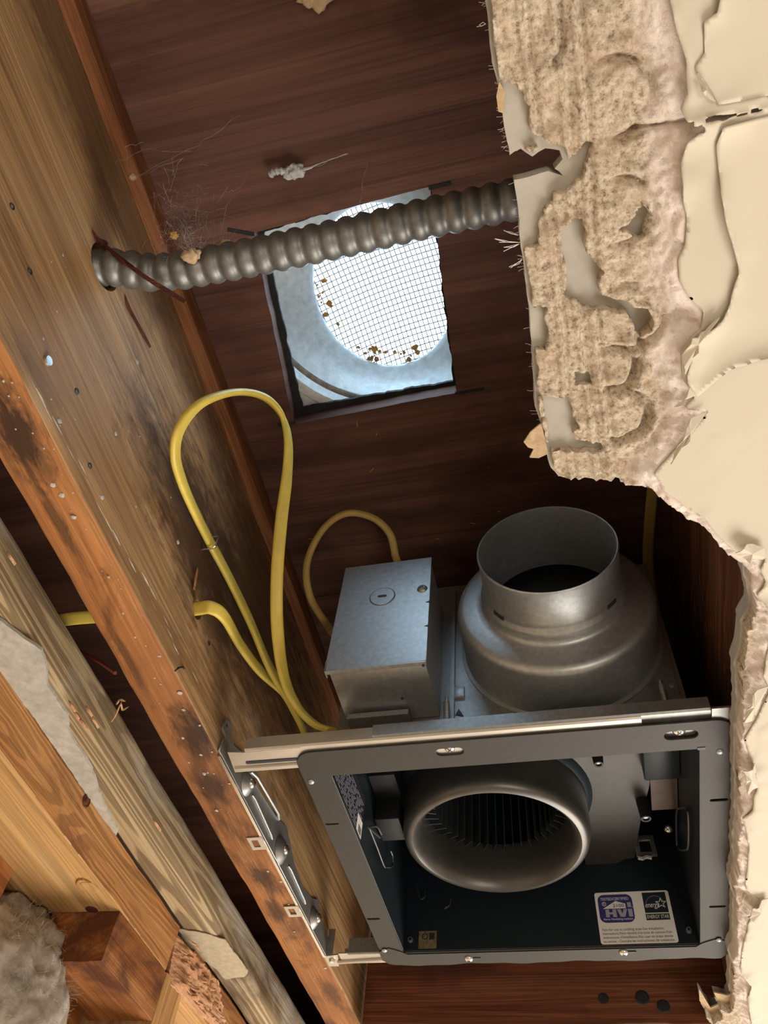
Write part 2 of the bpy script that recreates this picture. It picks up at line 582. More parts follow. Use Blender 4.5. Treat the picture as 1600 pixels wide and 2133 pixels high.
def sheet(gx, gy, mask, zlow, ztop, attr=None):
    """mesh over the grid where mask > 0 (mask is a distance): low face zlow, skirts up to ztop"""
    ny, nx = gx.shape
    h = gx[0, 1] - gx[0, 0]
    gyd, gxd = np.gradient(mask, h)
    near = np.abs(mask) < h * .75
    g2 = np.maximum(gxd ** 2 + gyd ** 2, .2)
    X = np.where(near, gx - mask * gxd / g2, gx); Y = np.where(near, gy - mask * gyd / g2, gy)
    ok = mask > -h * .75
    cell = ok[:-1, :-1] & ok[1:, :-1] & ok[:-1, 1:] & ok[1:, 1:]
    cell &= (mask[:-1, :-1] + mask[1:, :-1] + mask[:-1, 1:] + mask[1:, 1:]) > 0
    idx = np.arange(ny * nx).reshape(ny, nx)
    q = np.stack([idx[:-1, :-1], idx[1:, :-1], idx[1:, 1:], idx[:-1, 1:]], -1)[cell]
    # boundary edges
    e = np.concatenate([q[:, [0, 1]], q[:, [1, 2]], q[:, [2, 3]], q[:, [3, 0]]])
    key = np.sort(e, 1); key = key[:, 0].astype(np.int64) * (ny * nx) + key[:, 1]
    u, inv, cnt = np.unique(key, return_inverse=True, return_counts=True)
    be = e[cnt[inv] == 1]
    used = np.unique(q); remap = -np.ones(ny * nx, int); remap[used] = np.arange(len(used))
    V = np.stack([X.ravel()[used], Y.ravel()[used], zlow.ravel()[used]], 1)
    bv = np.unique(be); bmap = -np.ones(ny * nx, int); bmap[bv] = len(used) + np.arange(len(bv))
    zt = np.broadcast_to(ztop, gx.shape).ravel()[bv]
    V2 = np.stack([X.ravel()[bv], Y.ravel()[bv], np.maximum(zt, zlow.ravel()[bv] + .0002)], 1)
    F = [tuple(f) for f in remap[q]]
    F += [(remap[b], remap[a], bmap[a], bmap[b]) for a, b in be]
    me = pyd(np.concatenate([V, V2]), F)
    if attr is not None:
        a = me.attributes.new('finish', 'FLOAT', 'POINT')
        a.data.foreach_set('value', np.concatenate([attr.ravel()[used], attr.ravel()[bv]]).astype(np.float32))
    return me


ceil = box('ceiling', (XR - .002, -3.1, ZP), (2.9, 2.5, 0), PAINT)
struct(ceil, 'beige painted plaster ceiling broken open around the fan')
box('ceiling_panel', (-.36, -3.1, ZP), (XR - .002, -.80, 0), PAINT, ceil)
box('ceiling_panel', (-.36, .60, ZP), (XR - .002, 2.5, 0), PAINT, ceil)

line0 = rough_line(loopz(L0px, -.006), .0022, .0011, 3.0)
line0 = np.concatenate([[(.183, -.80)], line0, [(.275, .60)]])
poly0 = close_right(line0)
lath_o = link('lath_board', plate_mesh([[tuple(p) for p in poly0]], .0095, Matrix.Translation((0, 0, -.0048))), LATHM, ceil)

# edge of the paint: left border of the beige skin
L3px = [(1375, -120), (1386, -20), (1400, 40), (1415, 90), (1425, 130), (1426, 190), (1414, 225), (1430, 258), (1470, 264), (1424, 296), (1412, 340), (1418, 400), (1429, 450),
        (1427, 510), (1413, 540), (1416, 580), (1436, 620), (1466, 650), (1462, 680), (1442, 702), (1420, 735), (1422, 790), (1446, 828), (1425, 850),
        (1476, 858), (1430, 905), (1395, 950), (1362, 985), (1388, 1028), (1426, 1052),
        (1466, 1078), (1493, 1112), (1528, 1144), (1560, 1162), (1592, 1164), (1584, 1185), (1596, 1210), (1578, 1240), (1600, 1262), (1612, 1300), (1600, 1350), (1588, 1400), (1604, 1440),
        (1580, 1490), (1550, 1540), (1564, 1580), (1576, 1630), (1566, 1685), (1548, 1705), (1560, 1760), (1556, 1812), (1552, 1850), (1584, 1872), (1560, 1920),
        (1547, 1975), (1542, 2020), (1562, 2045), (1556, 2080), (1566, 2140), (1566, 2230)]
line3 = rough_line(loopz(L3px, ZP), .003, .0008, 9.0)
line3 = np.concatenate([[(.245, -.80)], line3, [(.29, .60)]])
poly3 = close_right(line3)
crack = np.array(loopz([(1325, 274), (1370, 268), (1420, 256), (1480, 243), (1540, 236), (1600, 222), (1700, 205)], ZP))
def line_dist(px, py, P):
    d = np.full(px.shape, 1e9)
    for i in range(len(P) - 1):
        ax, ay = P[i]; ex, ey = P[i + 1] - P[i]
        t = np.clip(((px - ax) * ex + (py - ay) * ey) / (ex * ex + ey * ey), 0, 1)
        d = np.minimum(d, np.hypot(px - ax - t * ex, py - ay - t * ey))
    return d


gx, gy = field(.165, XR, -.60, .44, .00095)
s0 = sdf(gx, gy, poly0); s3 = sdf(gx, gy, poly3)
dcr = line_dist(gx, gy, crack)
big = fbm(gx, gy, 4, 45); med = fbm(gx + 3, gy, 4, 160); fine = fbm(gx, gy + 5, 3, 480)
# grey lath bared in patches along the edge
bare = np.full(gx.shape, -1.0)
for pts in ([(1036, 165), (1075, 175), (1092, 195), (1105, 232), (1104, 268), (1132, 302), (1060, 320)],
            [(1060, 366), (1150, 360), (1195, 320), (1212, 285), (1240, 292), (1216, 335), (1212, 372), (1152, 404), (1142, 428), (1124, 455), (1120, 505), (1085, 522)],
            [(1190, 450), (1212, 450), (1222, 520), (1250, 560), (1245, 600), (1200, 625), (1172, 618), (1180, 560), (1166, 540), (1170, 480)],
            [(1168, 622), (1240, 602), (1300, 620), (1340, 632), (1354, 665), (1330, 690), (1300, 640), (1230, 630)],
            [(1105, 638), (1135, 636), (1140, 690), (1135, 725), (1108, 724)],
            [(1128, 820), (1180, 822), (1195, 850), (1200, 905), (1250, 915), (1255, 935), (1200, 936), (1138, 925)],
            [(1285, 470), (1330, 420), (1345, 440), (1335, 490)],
            [(1195, 768), (1232, 770), (1230, 792), (1198, 795)]):
    bare = np.maximum(bare, sdf(gx, gy, loopz(pts, -.0105)))
bare = bare + (med - .47) * .006
h = .0030 + .0052 * np.clip((gx - .19) / .055, 0, 1.2) + (big - .46) * .0060 + (med - .47) * .0042 + (fine - .45) * .0017
# rounded key lumps with a groove round their outer side
for (a, b, r) in ((1278, 205, .0150), (1290, 440, .0140), (1310, 660, .0155), (1280, 865, .0150), (1272, 770, .011)):
    cx, cy = Z_(a, b, -.016)[:2]
    d = np.hypot((gx - cx), (gy - cy) * 1.05)
    ang = np.clip((gx - cx) / (d + 1e-4) + .45, 0, 1)
    h += ang * (-.0052 * np.exp(-((d - r) / .0013) ** 2) + .0026 * np.exp(-((d - r - .0045) / .0026) ** 2))
    h += np.where(d < r, .0012, 0) * np.clip((r - d) / .004, 0, 1)
# trowel ridges running with the joists
for (a, w) in ((.2065, .0009), (.2135, .0011), (.1965, .0008)):
    lx = a + .0012 * np.sin(gy * 35 + a * 900)
    h += .0017 * np.exp(-((gx - lx) / w) ** 2) - .0017 * np.exp(-((gx - lx - .0025) / w) ** 2)
# finish coat left of the paint edge: thin stepped layers
w3 = .010 + .010 * fbm(gx * 0 + 2, gy, 3, 30)
w3 = np.where(gy > -.18, w3 * .75, w3)
sf = np.clip(-s3 / w3 + (med - .47) * .8, 0, 1)
terr = (np.floor(sf * 6) + np.clip((sf * 6 - np.floor(sf * 6) - .75) * 4, 0, 1)) / 6
hfin = (-ZP - .0102) - .0007 - .0085 * terr + (fine - .45) * .0007
blend = np.clip((1 - sf) * 3.0, 0, 1)
h = h * (1 - blend) + np.maximum(h * .6, hfin) * blend
finish = np.clip((1 - sf) * 1.6 - .12 + (med - .47) * 1.5, 0, 1) * (sf < .985)
h = np.minimum(h, -ZP - .0102 - .0006)
# exposed break beside the flange: crumbly slope
h = np.where(s3 > 0, -ZP - .0102 - .0006, h)
h -= .005 * np.exp(-(dcr / .0009) ** 2) * np.clip((s3 + .02) / .01, 0, 1)
# a fissure or two
for P in ([(1328, 700), (1340, 730), (1330, 770), (1312, 800)], [(1355, 840), (1360, 870), (1340, 895), (1310, 910), (1285, 925)], [(1165, 20), (1172, 60), (1170, 110), (1160, 130)]):
    dd = line_dist(gx, gy, np.array(loopz(P, -.018)))
    h -= .0055 * np.exp(-(dd / .0011) ** 2)
h = np.clip(h, .0004, None)
edge = s0 - .0012 - (med - .35) * .0035
mask = np.minimum(edge, -bare)
me = sheet(gx, gy, mask, -.0100 - h, -.0096, finish)
pl = link('plaster_coat', me, PLAST, ceil, smooth='all')

gx2, gy2 = field(.222, XR, -.60, .44, .0013)
s3b = sdf(gx2, gy2, poly3); dc2 = line_dist(gx2, gy2, crack)
lift = fbm(gx2, gy2, 3, 26)
curl = np.exp(-np.maximum(s3b, 0) / .006) * np.clip((lift - .40) * 6, 0, 1) * .0045
curl += .0030 * np.exp(-(dc2 / .007)) * np.clip(lift * 2 - .4, 0, 1)
curl *= np.where((gy2 > -.235) & (gy2 < -.16), .25, 1)
m2 = np.minimum(s3b, dc2 - .0002 - .0010 * fbm(gx2, gy2, 3, 300))
z2 = ZP - .0004 - curl
link('paint_skin', sheet(gx2, gy2, m2, z2, z2 + .0007), PAINT, ceil, smooth='all')
# second skin of paint, further peeled back
L4px = [(1500, -140), (1497, -20), (1490, 25), (1462, 45), (1465, 108), (1442, 140), (1468, 180), (1492, 215), (1600, 196), (1600, 240), (1500, 262), (1488, 300), (1496, 400), (1512, 480), (1536, 562),
        (1524, 600), (1518, 628), (1500, 660), (1470, 684), (1442, 712), (1424, 780), (1440, 826), (1470, 800), (1520, 760), (1580, 740), (1620, 735)]
p4 = loopz(L4px, ZP)
poly4 = [tuple(q) for q in rough_line(p4, .003, .0006, 21.0)] + [(XR, p4[-1][1]), (XR, p4[0][1])]
s4 = np.minimum(sdf(gx2, gy2, poly4), s3b - .001)
l4 = fbm(gx2 + 9, gy2, 3, 22)
z4 = ZP - .0007 - .0005 * np.clip((-.268 - gy2) / .02, 0, 1) - np.exp(-np.maximum(s4, 0) / .005) * np.clip((l4 - .36) * 5, 0, 1) * .0042 * np.clip((-.268 - gy2) / .02, 0, 1) - curl
m4 = np.minimum(s4, dc2 - .0016)
link('peeling_paint', sheet(gx2, gy2, m4, z4, z4 + .0006), PAINT2, ceil, smooth='all')
# small curled flakes standing off the edge
flakes = [[(1440, 800), (1424, 835), (1402, 845), (1450, 825)], [(1476, 857), (1440, 872), (1395, 960), (1440, 905)], [(1530, 1146), (1552, 1128), (1592, 1142), (1594, 1162), (1558, 1166)],
          [(1440, 700), (1470, 690), (1500, 660), (1455, 720), (1424, 775), (1420, 740)], [(1452, 150), (1490, 212), (1460, 190)], [(1555, 1905), (1580, 1878), (1600, 1872), (1600, 1930)],
          [(1548, 1600), (1572, 1590), (1580, 1640), (1556, 1650)], [(1545, 1500), (1570, 1440), (1600, 1430), (1566, 1500)]]
for i, f in enumerate(flakes):
    L = np.array(loopz(f, ZP - .004))
    c = L.mean(0)
    vs = [(c[0], c[1], ZP - .0055)]; fs = []
    R_ = resample(L, .002)
    for k, q in enumerate(R_):
        vs.append((q[0], q[1], ZP - .0035 - .004 * (q[0] < c[0]) * (.6 + .4 * math.sin(k))))
    n = len(R_)
    fs = [(0, 1 + k, 1 + (k + 1) % n) for k in range(n)]
    me = pyd(vs, fs); 
    bm = bmesh.new(); bm.from_mesh(me); bmesh.ops.solidify(bm, geom=bm.faces[:], thickness=.0005); bm.to_mesh(me); bm.free()
    link('paint_flake', me, PAINT2, ceil)
# torn paper tabs on the edge of the lath
for pts in ([(1128, 880), (1104, 900), (1091, 920), (1100, 931), (1112, 934), (1103, 952), (1122, 953), (1142, 944)],
            [(1514, 2072), (1487, 2066), (1497, 2090), (1480, 2098), (1456, 2058), (1457, 2083), (1480, 2112), (1530, 2126), (1560, 2100), (1545, 2060)],
            [(1040, 170), (1034, 200), (1038, 232), (1050, 236), (1052, 190)]):
    link('paper_tab', plate_mesh([loopz(pts, -.011)], .0012, Matrix.Translation((0, 0, -.011))), PAPERD, ceil)
# loose fibres at the cut edge
vs, fs = [], []
def strand(vs, fs, a, b, r, bend=0.0, n=3):
    a = Vector(a); b = Vector(b); mid = (a + b) / 2 + Vector((random.uniform(-1, 1), random.uniform(-1, 1), random.uniform(-1, 1))) * bend
    pts = [a, mid, b]
    t = (b - a).normalized(); s = t.orthogonal().normalized(); q = t.cross(s)
    base = len(vs)
    for p in pts:
        for k in range(n):
            an = 2 * math.pi * k / n
            vs.append(p + (s * math.cos(an) + q * math.sin(an)) * r)
    for i in range(2):
        for k in range(n):
            fs.append((base + i * n + k, base + i * n + (k + 1) % n, base + (i + 1) * n + (k + 1) % n, base + (i + 1) * n + k))


for i in range(90):
    k = random.randint(2, 24)
    if 8 <= k <= 16: continue
    t = random.random()
    px = L0px[k][0] * (1 - t) + L0px[k + 1][0] * t; py = L0px[k][1] * (1 - t) + L0px[k + 1][1] * t
    a = Z_(px + 3, py, -.008); b = Z_(px - random.uniform(3, 15), py + random.uniform(-5, 8), -.006)
    strand(vs, fs, a, b, .00007, .0006)
for (a, b) in (((1085, 505), (1036, 502)), ((1082, 508), (1052, 518)), ((1080, 490), (1055, 482)), ((1088, 540), (1066, 552)), ((1090, 535), (1075, 536)), ((1012, 50), (998, 52))):
    for j in range(3): strand(vs, fs, Z_(*a, -.008), Z_(b[0] + random.uniform(-6, 6), b[1] + random.uniform(-6, 6), -.004), .00014, .0008)
fo = link('paper_fibres', pyd(vs, fs), STKW, ceil); fo['kind'] = 'stuff'

# ------------------------------------------------------------------ roof deck
ZD = .235
hole_px = [(527, 486), (897, 388), (951, 818), (612, 884)]
hole = loopz(hole_px, ZD)
hc = np.mean(hole, 0)
dk = plate_mesh([[(-.36, -3.1), (2.9, -3.1), (2.9, .0235), (-.36, .0235)], [tuple(q) for q in rough_line(hole + [hole[0]], .006, .0007, 5.0)[:-1]]], .016, Matrix.Translation((0, 0, ZD + .008)))
deck = link('roof_deck', dk, DECK); struct(deck, 'dark red plywood roof deck with a square vent cut-out')
box('plywood_sheet', (-.36, .0236, ZD - .0012), (2.9, 2.5, ZD + .016), DECK, deck)
for (a, b) in (((893, 392), (940, 381)), ((948, 820), (1010, 809)), ((530, 488), (474, 478)), ((616, 880), (580, 886))):
    A = Z_(*a, ZD); B = Z_(*b, ZD)
    link('saw_kerf', sweep([A, (A + B) / 2, B], [(-.0014, -.0004), (.0014, -.0004), (.0014, .003), (-.0014, .003)]), FELT, deck)
for i in range(26):       # pale scuffs and stray chips on the plywood
    px = random.uniform(540, 1350); py = random.uniform(860, 1180)
    A = Z_(px, py, ZD - .0002); an = random.uniform(0, 6.3); L = random.uniform(.001, .0035)
    d = np.array([math.cos(an), math.sin(an), 0]) * L
    link('wood_chip', sweep([A - d, A, A + d], [(-.0003, 0), (.0003, 0), (0, -.0004)], scale=[.3, 1, .3]), CLEAT if i % 3 else PAPERD, deck)
# felt showing round the cut-out
felt_in = [(h_[0] + (hc[0] - h_[0]) * q, h_[1] + (hc[1] - h_[1]) * q) for h_, q in zip(hole, (.055, .02, .035, .085))]
fo_ = [(hc[0] + (q[0] - hc[0]) * 1.25, hc[1] + (q[1] - hc[1]) * 1.25) for q in hole]
fin_line = rough_line(felt_in + [felt_in[0]], .003, .0016, 31.0)[:-1]
link('roofing_felt', plate_mesh([fo_, [tuple(q) for q in fin_line]], .003, Matrix.Translation((0, 0, ZD + .018))), FELT, deck)

# ------------------------------------------------------------------ roof vent
VC = Z_(800, 582, .262)
vent = empty('roof_vent', (VC[0], VC[1], .2565)); tag(vent, 'pale metal roof vent with wire screen over the square cut-out', 'vent')
ring_o = [(VC[0] + .118 * math.cos(a * math.pi / 32), VC[1] + .118 * math.sin(a * math.pi / 32)) for a in range(64)]
link('flashing', plate_mesh([rrect(VC[0] - .2, VC[1] - .2, VC[0] + .2, VC[1] + .2, .01), ring_o], .001, Matrix.Translation((0, 0, .2575))), VENTM, vent)
lathe('rolled_rim', [(.125, .2575), (.123, .2545), (.1185, .2540), (.1150, .2555), (.1130, .2600), (.1115, .2640)], (VC[0], VC[1], 0), (0, 0, 1), VENTM, vent, 72)
lathe('dirty_seam', [(.1118, .2628), (.1092, .2640), (.1075, .2668)], (VC[0], VC[1], 0), (0, 0, 1), VENTRIM, vent, 72)
OC = Z_(800, 604, .300)
RY = 1.18
# throat: from the rim up to the smaller round opening
vs, fs = [], []
N = 72
for (r, z, k) in ((.1078, .2662, 0.0), (.101, .272, .12), (.088, .281, .42), (.075, .2895, .74), (.0645, .2965, .95), (.0615, .3005, 1.0), (.0605, .3035, 1.0), (.0625, .3060, 1.0)):
    cx = VC[0] * (1 - k) + OC[0] * k; cy = VC[1] * (1 - k) + OC[1] * k
    for i in range(N): vs.append((cx + r * math.cos(2 * math.pi * i / N), cy + r * (1 + (RY - 1) * k) * math.sin(2 * math.pi * i / N), z))
for q in range(7):
    for i in range(N): fs.append((q * N + i, q * N + (i + 1) % N, (q + 1) * N + (i + 1) % N, (q + 1) * N + i))
link('throat', pyd(vs, fs), VENTM, vent, smooth='all')
# woven wire screen, slightly domed
vs, fs = [], []
RS = .0615; pitch = .0043
kmax = int(RS / pitch)
for dr in (0, 1):
    for k in range(-kmax, kmax + 1):
        off = k * pitch; half = math.sqrt(max(RS * RS - off * off, 0))
        if half < .004: continue
        m = 12
        for j in range(m):
            p = []
            for t in (j, j + 1):
                s = -half + 2 * half * t / m
                xx, yy = (s, off) if dr == 0 else (off, s)
                ca, sa = math.cos(-.14), math.sin(-.14)
                xr, yr = xx * ca - yy * sa, xx * sa + yy * ca
                p.append(Vector((OC[0] + xr, OC[1] + yr * RY, .3045 + .012 * (1 - (xx * xx + yy * yy) / RS ** 2))))
            strand(vs, fs, p[0], p[1], .00058, 0, 4)
ca_, sa_ = math.cos(-.14), math.sin(-.14)
for i in range(-kmax, kmax + 1):
    for j in range(-kmax, kmax + 1):
        xx, yy = i * pitch, j * pitch; q2 = (xx * xx + yy * yy) / RS ** 2
        if q2 > .95: continue
        c = Vector((OC[0] + xx * ca_ - yy * sa_, OC[1] + (xx * sa_ + yy * ca_) * RY, .3045 + .012 * (1 - q2))); k = len(vs); r = .00122
        vs += [c + Vector(d) * r for d in ((1, 0, 0), (-1, 0, 0), (0, 1, 0), (0, -1, 0), (0, 0, 1), (0, 0, -1))]
        fs += [(k + a, k + b, k + d) for a, b, d in ((0, 2, 4), (2, 1, 4), (1, 3, 4), (3, 0, 4), (2, 0, 5), (1, 2, 5), (3, 1, 5), (0, 3, 5))]
link('wire_screen', pyd(vs, fs), WIREM, vent)['kind'] = 'stuff'
for i in range(34):        # leaf crumbs caught at the edge of the screen
    a = random.choice([random.uniform(4.0, 5.2), random.uniform(2.7, 3.5), random.uniform(4.0, 5.2)]); r = random.uniform(.050, .0605)
    c = Vector((OC[0] + r * math.cos(a), OC[1] + r * RY * math.sin(a) * (1 if a < 3.6 else -1), .3062)); s = random.uniform(.0010, .0030)
    b = bmesh.new(); bmesh.ops.create_icosphere(b, subdivisions=1, radius=s)
    for v in b.verts: v.co = Vector((v.co.x * random.uniform(.7, 1.4), v.co.y * random.uniform(.7, 1.4), v.co.z * .4)) + c
    me = bpy.data.meshes.new('m'); b.to_mesh(me); b.free()
    link('leaf_crumb', me, DEBRIS, vent)

# ------------------------------------------------------------------ framing timber
def timber(name, lo, hi, axis, mats, r=.003, wob=.0006, matfn=None, seed=0, parent=None, n=None, seg=3, end_jag=0.0):
    """sawn board: rounded-corner section swept along axis with slight unevenness"""
    lo = np.array(lo, float); hi = np.array(hi, float)
    a, b = [i for i in range(3) if i != axis]
    L = hi[axis] - lo[axis]
    n = n or max(2, int(L / .012))
    sec = []
    rr = r if isinstance(r, (list, tuple)) else [r] * 4
    for (sx, sy, a0), q in zip(((1, 1, 0), (0, 1, 90), (0, 0, 180), (1, 0, 270)), rr):
        cx = (hi[a] - q) if sx else (lo[a] + q); cy = (hi[b] - q) if sy else (lo[b] + q)
        for i in range(seg + 1):
            t = math.radians(a0 + 90 * i / seg)
            sec.append((cx + q * math.cos(t), cy + q * math.sin(t)))
    # extra points on the long faces
    S = []
    for i in range(len(sec)):
        p = np.array(sec[i]); q = np.array(sec[(i + 1) % len(sec)]); k = max(1, int(np.linalg.norm(q - p) / .012))
        for j in range(k): S.append(p + (q - p) * j / k)
    k = len(S); vs = []; fs = []
    for i in range(n + 1):
        t = lo[axis] + L * i / n
        for (u, w) in S:
            nz = mn.noise(Vector((u * 25 + seed, w * 25, t * 16 + seed)))
            nz2 = mn.noise(Vector((u * 90 + seed, w * 90, t * 60)))
            p = [0, 0, 0]
            cu, cw = (lo[a] + hi[a]) / 2, (lo[b] + hi[b]) / 2
            f = 1 + (nz * wob + nz2 * wob * .5) / (min(hi[a] - lo[a], hi[b] - lo[b]) / 2)
            p[a] = cu + (u - cu) * f; p[b] = cw + (w - cw) * f
            p[axis] = t + (end_jag * mn.noise(Vector((u * 160, w * 160, i))) if i in (0, n) else 0)
            vs.append(p)
    for i in range(n):
        for j in range(k): fs.append((i * k + j, i * k + (j + 1) % k, (i + 1) * k + (j + 1) % k, (i + 1) * k + j))
    fs.append(tuple(range(k))); fs.append(tuple(n * k + j for j in range(k)))
    me = fix(pyd(vs, fs))
    o = link(name, me, mats, parent, smooth=True)
    if matfn:
        for f in me.polygons: f.material_index = matfn(f.normal)
    return o


JX = -.077
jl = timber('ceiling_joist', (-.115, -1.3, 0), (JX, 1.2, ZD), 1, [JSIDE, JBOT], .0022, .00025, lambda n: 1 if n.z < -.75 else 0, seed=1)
CH = X_(222, 556, JX); CH[2] = .1345; CH[1] = -.355
cb_h = X_(412, 1270, JX)
def cyl_cutter(c, r, axis, L=.1):
    bm = bmesh.new(); bmesh.ops.create_cone(bm, cap_ends=True, segments=28, radius1=r, radius2=r, depth=L)
    me = bpy.data.meshes.new('m'); bm.to_mesh(me); bm.free()
    o = bpy.data.objects.new('cutter', me); COL.objects.link(o)
    o.matrix_world = Matrix.Translation(Vector(c)) @ Vector((0, 0, 1)).rotation_difference(Vector(axis)).to_matrix().to_4x4()
    return o


cut(jl, [cyl_cutter((-.096, CH[1], CH[2]), .0158, (1, 0, 0)), cyl_cutter((-.096, cb_h[1], cb_h[2]), .0075, (1, 0, 0))])
jl.data.set_sharp_from_angle(angle=math.radians(35))
tag(jl, 'long ceiling joist with stained orange underside, conduit passing through it', 'joist')
# splinters torn out round the conduit hole and in the face
def splinter(name, pts, w, parent, mat=SPLDARK):
    P = spline(pts, 6); n = len(P)
    link(name, sweep(P, [(-w, 0), (0, w * .6), (w, 0), (0, -w * .5)], up=(1, 0, 0), scale=[max(.12, min(1, 3.2 * min(i / n, 1.25 - i / n) + .15)) for i in range(n)]), mat, parent)
splinter('splinter', [X_(193, 482, JX + .001), X_(222, 516, JX + .006), Z_(262, 548, .117), Z_(310, 582, .115), Z_(385, 628, .118)], .0028, jl)
splinter('splinter', [X_(192, 478, JX + .001), X_(204, 500, JX + .001), X_(222, 508, JX + .002)], .0022, jl)
splinter('splinter', [X_(260, 612, JX + .0004), X_(268, 640, JX + .0006), X_(285, 672, JX + .0005), X_(312, 722, JX)], .0022, jl)
splinter('splinter', [X_(412, 1180, JX + .0004), X_(408, 1205, JX + .003), X_(404, 1228, JX + .0006)], .0016, jl, PLSIDE)
# flecks of paint and plaster on the joist
for i in range(120):
    if i < 80:
        t = random.random(); px = 20 + t * 640 + random.uniform(-30, 45); py = 800 + t * 1230 + random.uniform(-20, 20); A = Z_(px, py, -.0004)
        if not (-.113 < A[0] < -.079): continue
        ax = (0, 0, -1)
    else:
        px = random.uniform(80, 400); py = random.uniform(500, 1300); A = X_(px, py, JX + .0002)
        if not (.004 < A[2] < .2): continue
        ax = (1, 0, 0)
    s = random.choice([.0004, .0006, .0009, .0017]) * random.uniform(.7, 1.2)
    b = bmesh.new(); bmesh.ops.create_icosphere(b, subdivisions=1, radius=s)
    for v in b.verts:
        d = Vector(ax); v.co = v.co - d * v.co.dot(d) * .7; v.co *= random.uniform(.7, 1.3); v.co += Vector(A)
    me = bpy.data.meshes.new('m'); b.to_mesh(me); b.free()
    link('plaster_fleck', me, SMEAR, jl)
# broken plaster line along the lower edge of the joist face
sm = []
for i in range(22):
    t = i / 21; px = 60 + t * 330; py = 800 + t * 610
    A = X_(px + 14 + random.uniform(-7, 9), py, JX); w = random.uniform(.0005, .0013) * (1 if i % 4 else .3)
    link('plaster_ridge', sweep([A + np.array([0, -.006, 0]), A, A + np.array([0, .006, 0])], [(-w * .35, -w), (w * .5, 0), (-w * .35, w)], scale=[.3, 1, .3]), SMEAR, jl)
# nail heads and bent staple in the joist
lathe('nail_head', [(0, .0018), (.0028, .0016), (.0032, .0004), (.0032, 0)], X_(98, 752, JX), (1, 0, 0), GALV, jl, 12)
tube('bent_staple', [X_(364, 1398, JX + .004), X_(372, 1391, JX + .006), X_(381, 1389, JX + .003), X_(383, 1392, JX)], .0007, BLACKP, jl)
for q in ((25, 430), (62, 565), (187, 970), (160, 815), (435, 1340)):
    lathe('nail_hole', [(0, -.0005), (.0012, .0003), (.0019, .0004), (.0022, 0)], X_(*q, JX), (1, 0, 0), INKK, jl, 10)

cl = timber('cleat', (JX, -1.3, .2145), (JX + .011, .40, ZD), 1, CLEAT, .001, .0005, seed=3)
tag(cl, 'thin reddish wood cleat along the joist under the roof deck', 'cleat')
jr = timber('ceiling_joist', (.291, -1.3, 0), (.329, 1.2, ZD), 1, RJOIST, .002, .0008, seed=5)
tag(jr, 'dark joist half hidden above the beige plaster, beside the duct collar', 'joist')
for i in range(30):
    px = random.uniform(1440, 1520); py = 1060 + (px - 1400) * 2.2 + random.uniform(-60, 160)
    A = X_(px, py, .2906)
    if not (.01 < A[2] < .2): continue
    link('raised_fibre', sweep([A + np.array([0, -.008, 0]), A, A + np.array([0, .010, -.0015])], [(-.0003, 0), (.0003, 0), (0, -.0005)], up=(1, 0, 0), scale=[.3, 1, .2]), CLEAT, jr)
bk = timber('blocking_board', (-.0685, .386, -.012), (.2905, .424, ZD), 0, BLOCKW, .002, .0006, seed=8)
tag(bk, 'reddish brown board running crosswise beyond the fan, black holes drilled in it', 'board')
for q, r in (((1257, 2080), .0048), ((1338, 2078), .0062), ((1382, 2096), .0055)):
    lathe('drilled_hole', [(0, .0004), (r * .8, .0006), (r, .0005), (r * 1.1, 0)], Y_(*q, .386), (0, -1, 0), INKK, bk, 14)
# nailer board across the gap from the joist
nl = timber('nailer_board', (-.1995, -1.3, 0), (-.166, 1.2, .040), 1, GREYW, [.007, .002, .002, .007], .0006, seed=13, seg=5)
tag(nl, 'weathered grey-tan nailer with a rounded edge and plaster smear', 'timber')
link('plaster_smear', plate_mesh([[tuple(q) for q in rough_line(loopz([(-40, 1262), (0, 1290), (55, 1330), (88, 1352), (100, 1400), (98, 1422), (143, 1490), (143, 1522), (180, 1578), (192, 1600), (216, 1672), (247, 1728), (243, 1738), (205, 1690),
    (140, 1590), (60, 1476), (0, 1402), (-40, 1350), (-40, 1262)], -.0015), .002, .0009, 4.0)[:-1]]], .0024, Matrix.Translation((0, 0, -.0014))), SMEAR, nl)
link('torn_paper', plate_mesh([[tuple(q) for q in rough_line(loopz([(372, 1935), (430, 1945), (470, 1958), (492, 1990), (516, 2022), (512, 2034), (468, 2040), (452, 2020), (400, 1985), (372, 1935)], -.0012), .002, .0016, 6.0)[:-1]]], .0008,
     Matrix.Translation((0, 0, -.0010))), KEYP, nl)
for i, q in enumerate(((160, 1490), (172, 1505), (185, 1480), (150, 1470), (196, 1500), (325, 1715), (22, 1160))):
    splinter('raised_chip', [Z_(q[0] - 8, q[1] - 12, -.0004), Z_(q[0], q[1], -.003), Z_(q[0] + 9, q[1] + 14, -.0006)], .0016, nl, SPLINT)
for q in (((253, 1462), (240, 1490), (232, 1502)), ((262, 1461), (250, 1458), (243, 1466)), ((268, 1472), (256, 1478), (252, 1466))):
    splinter('loose_splinter', [Z_(a, b, -.002) for a, b in q], .0012, nl, SPLINT)
up_ = timber('wall_top_plate', (-.292, -1.3, -.040), (-.2, .203, -.0005), 1, [PLSIDE, PLBOT], .0012, .0006, lambda n: 1 if n.z < -.7 else 0, seed=17, end_jag=.006)
tag(up_, 'orange-tan wall top plate with half-moon hammer marks underneath', 'timber')
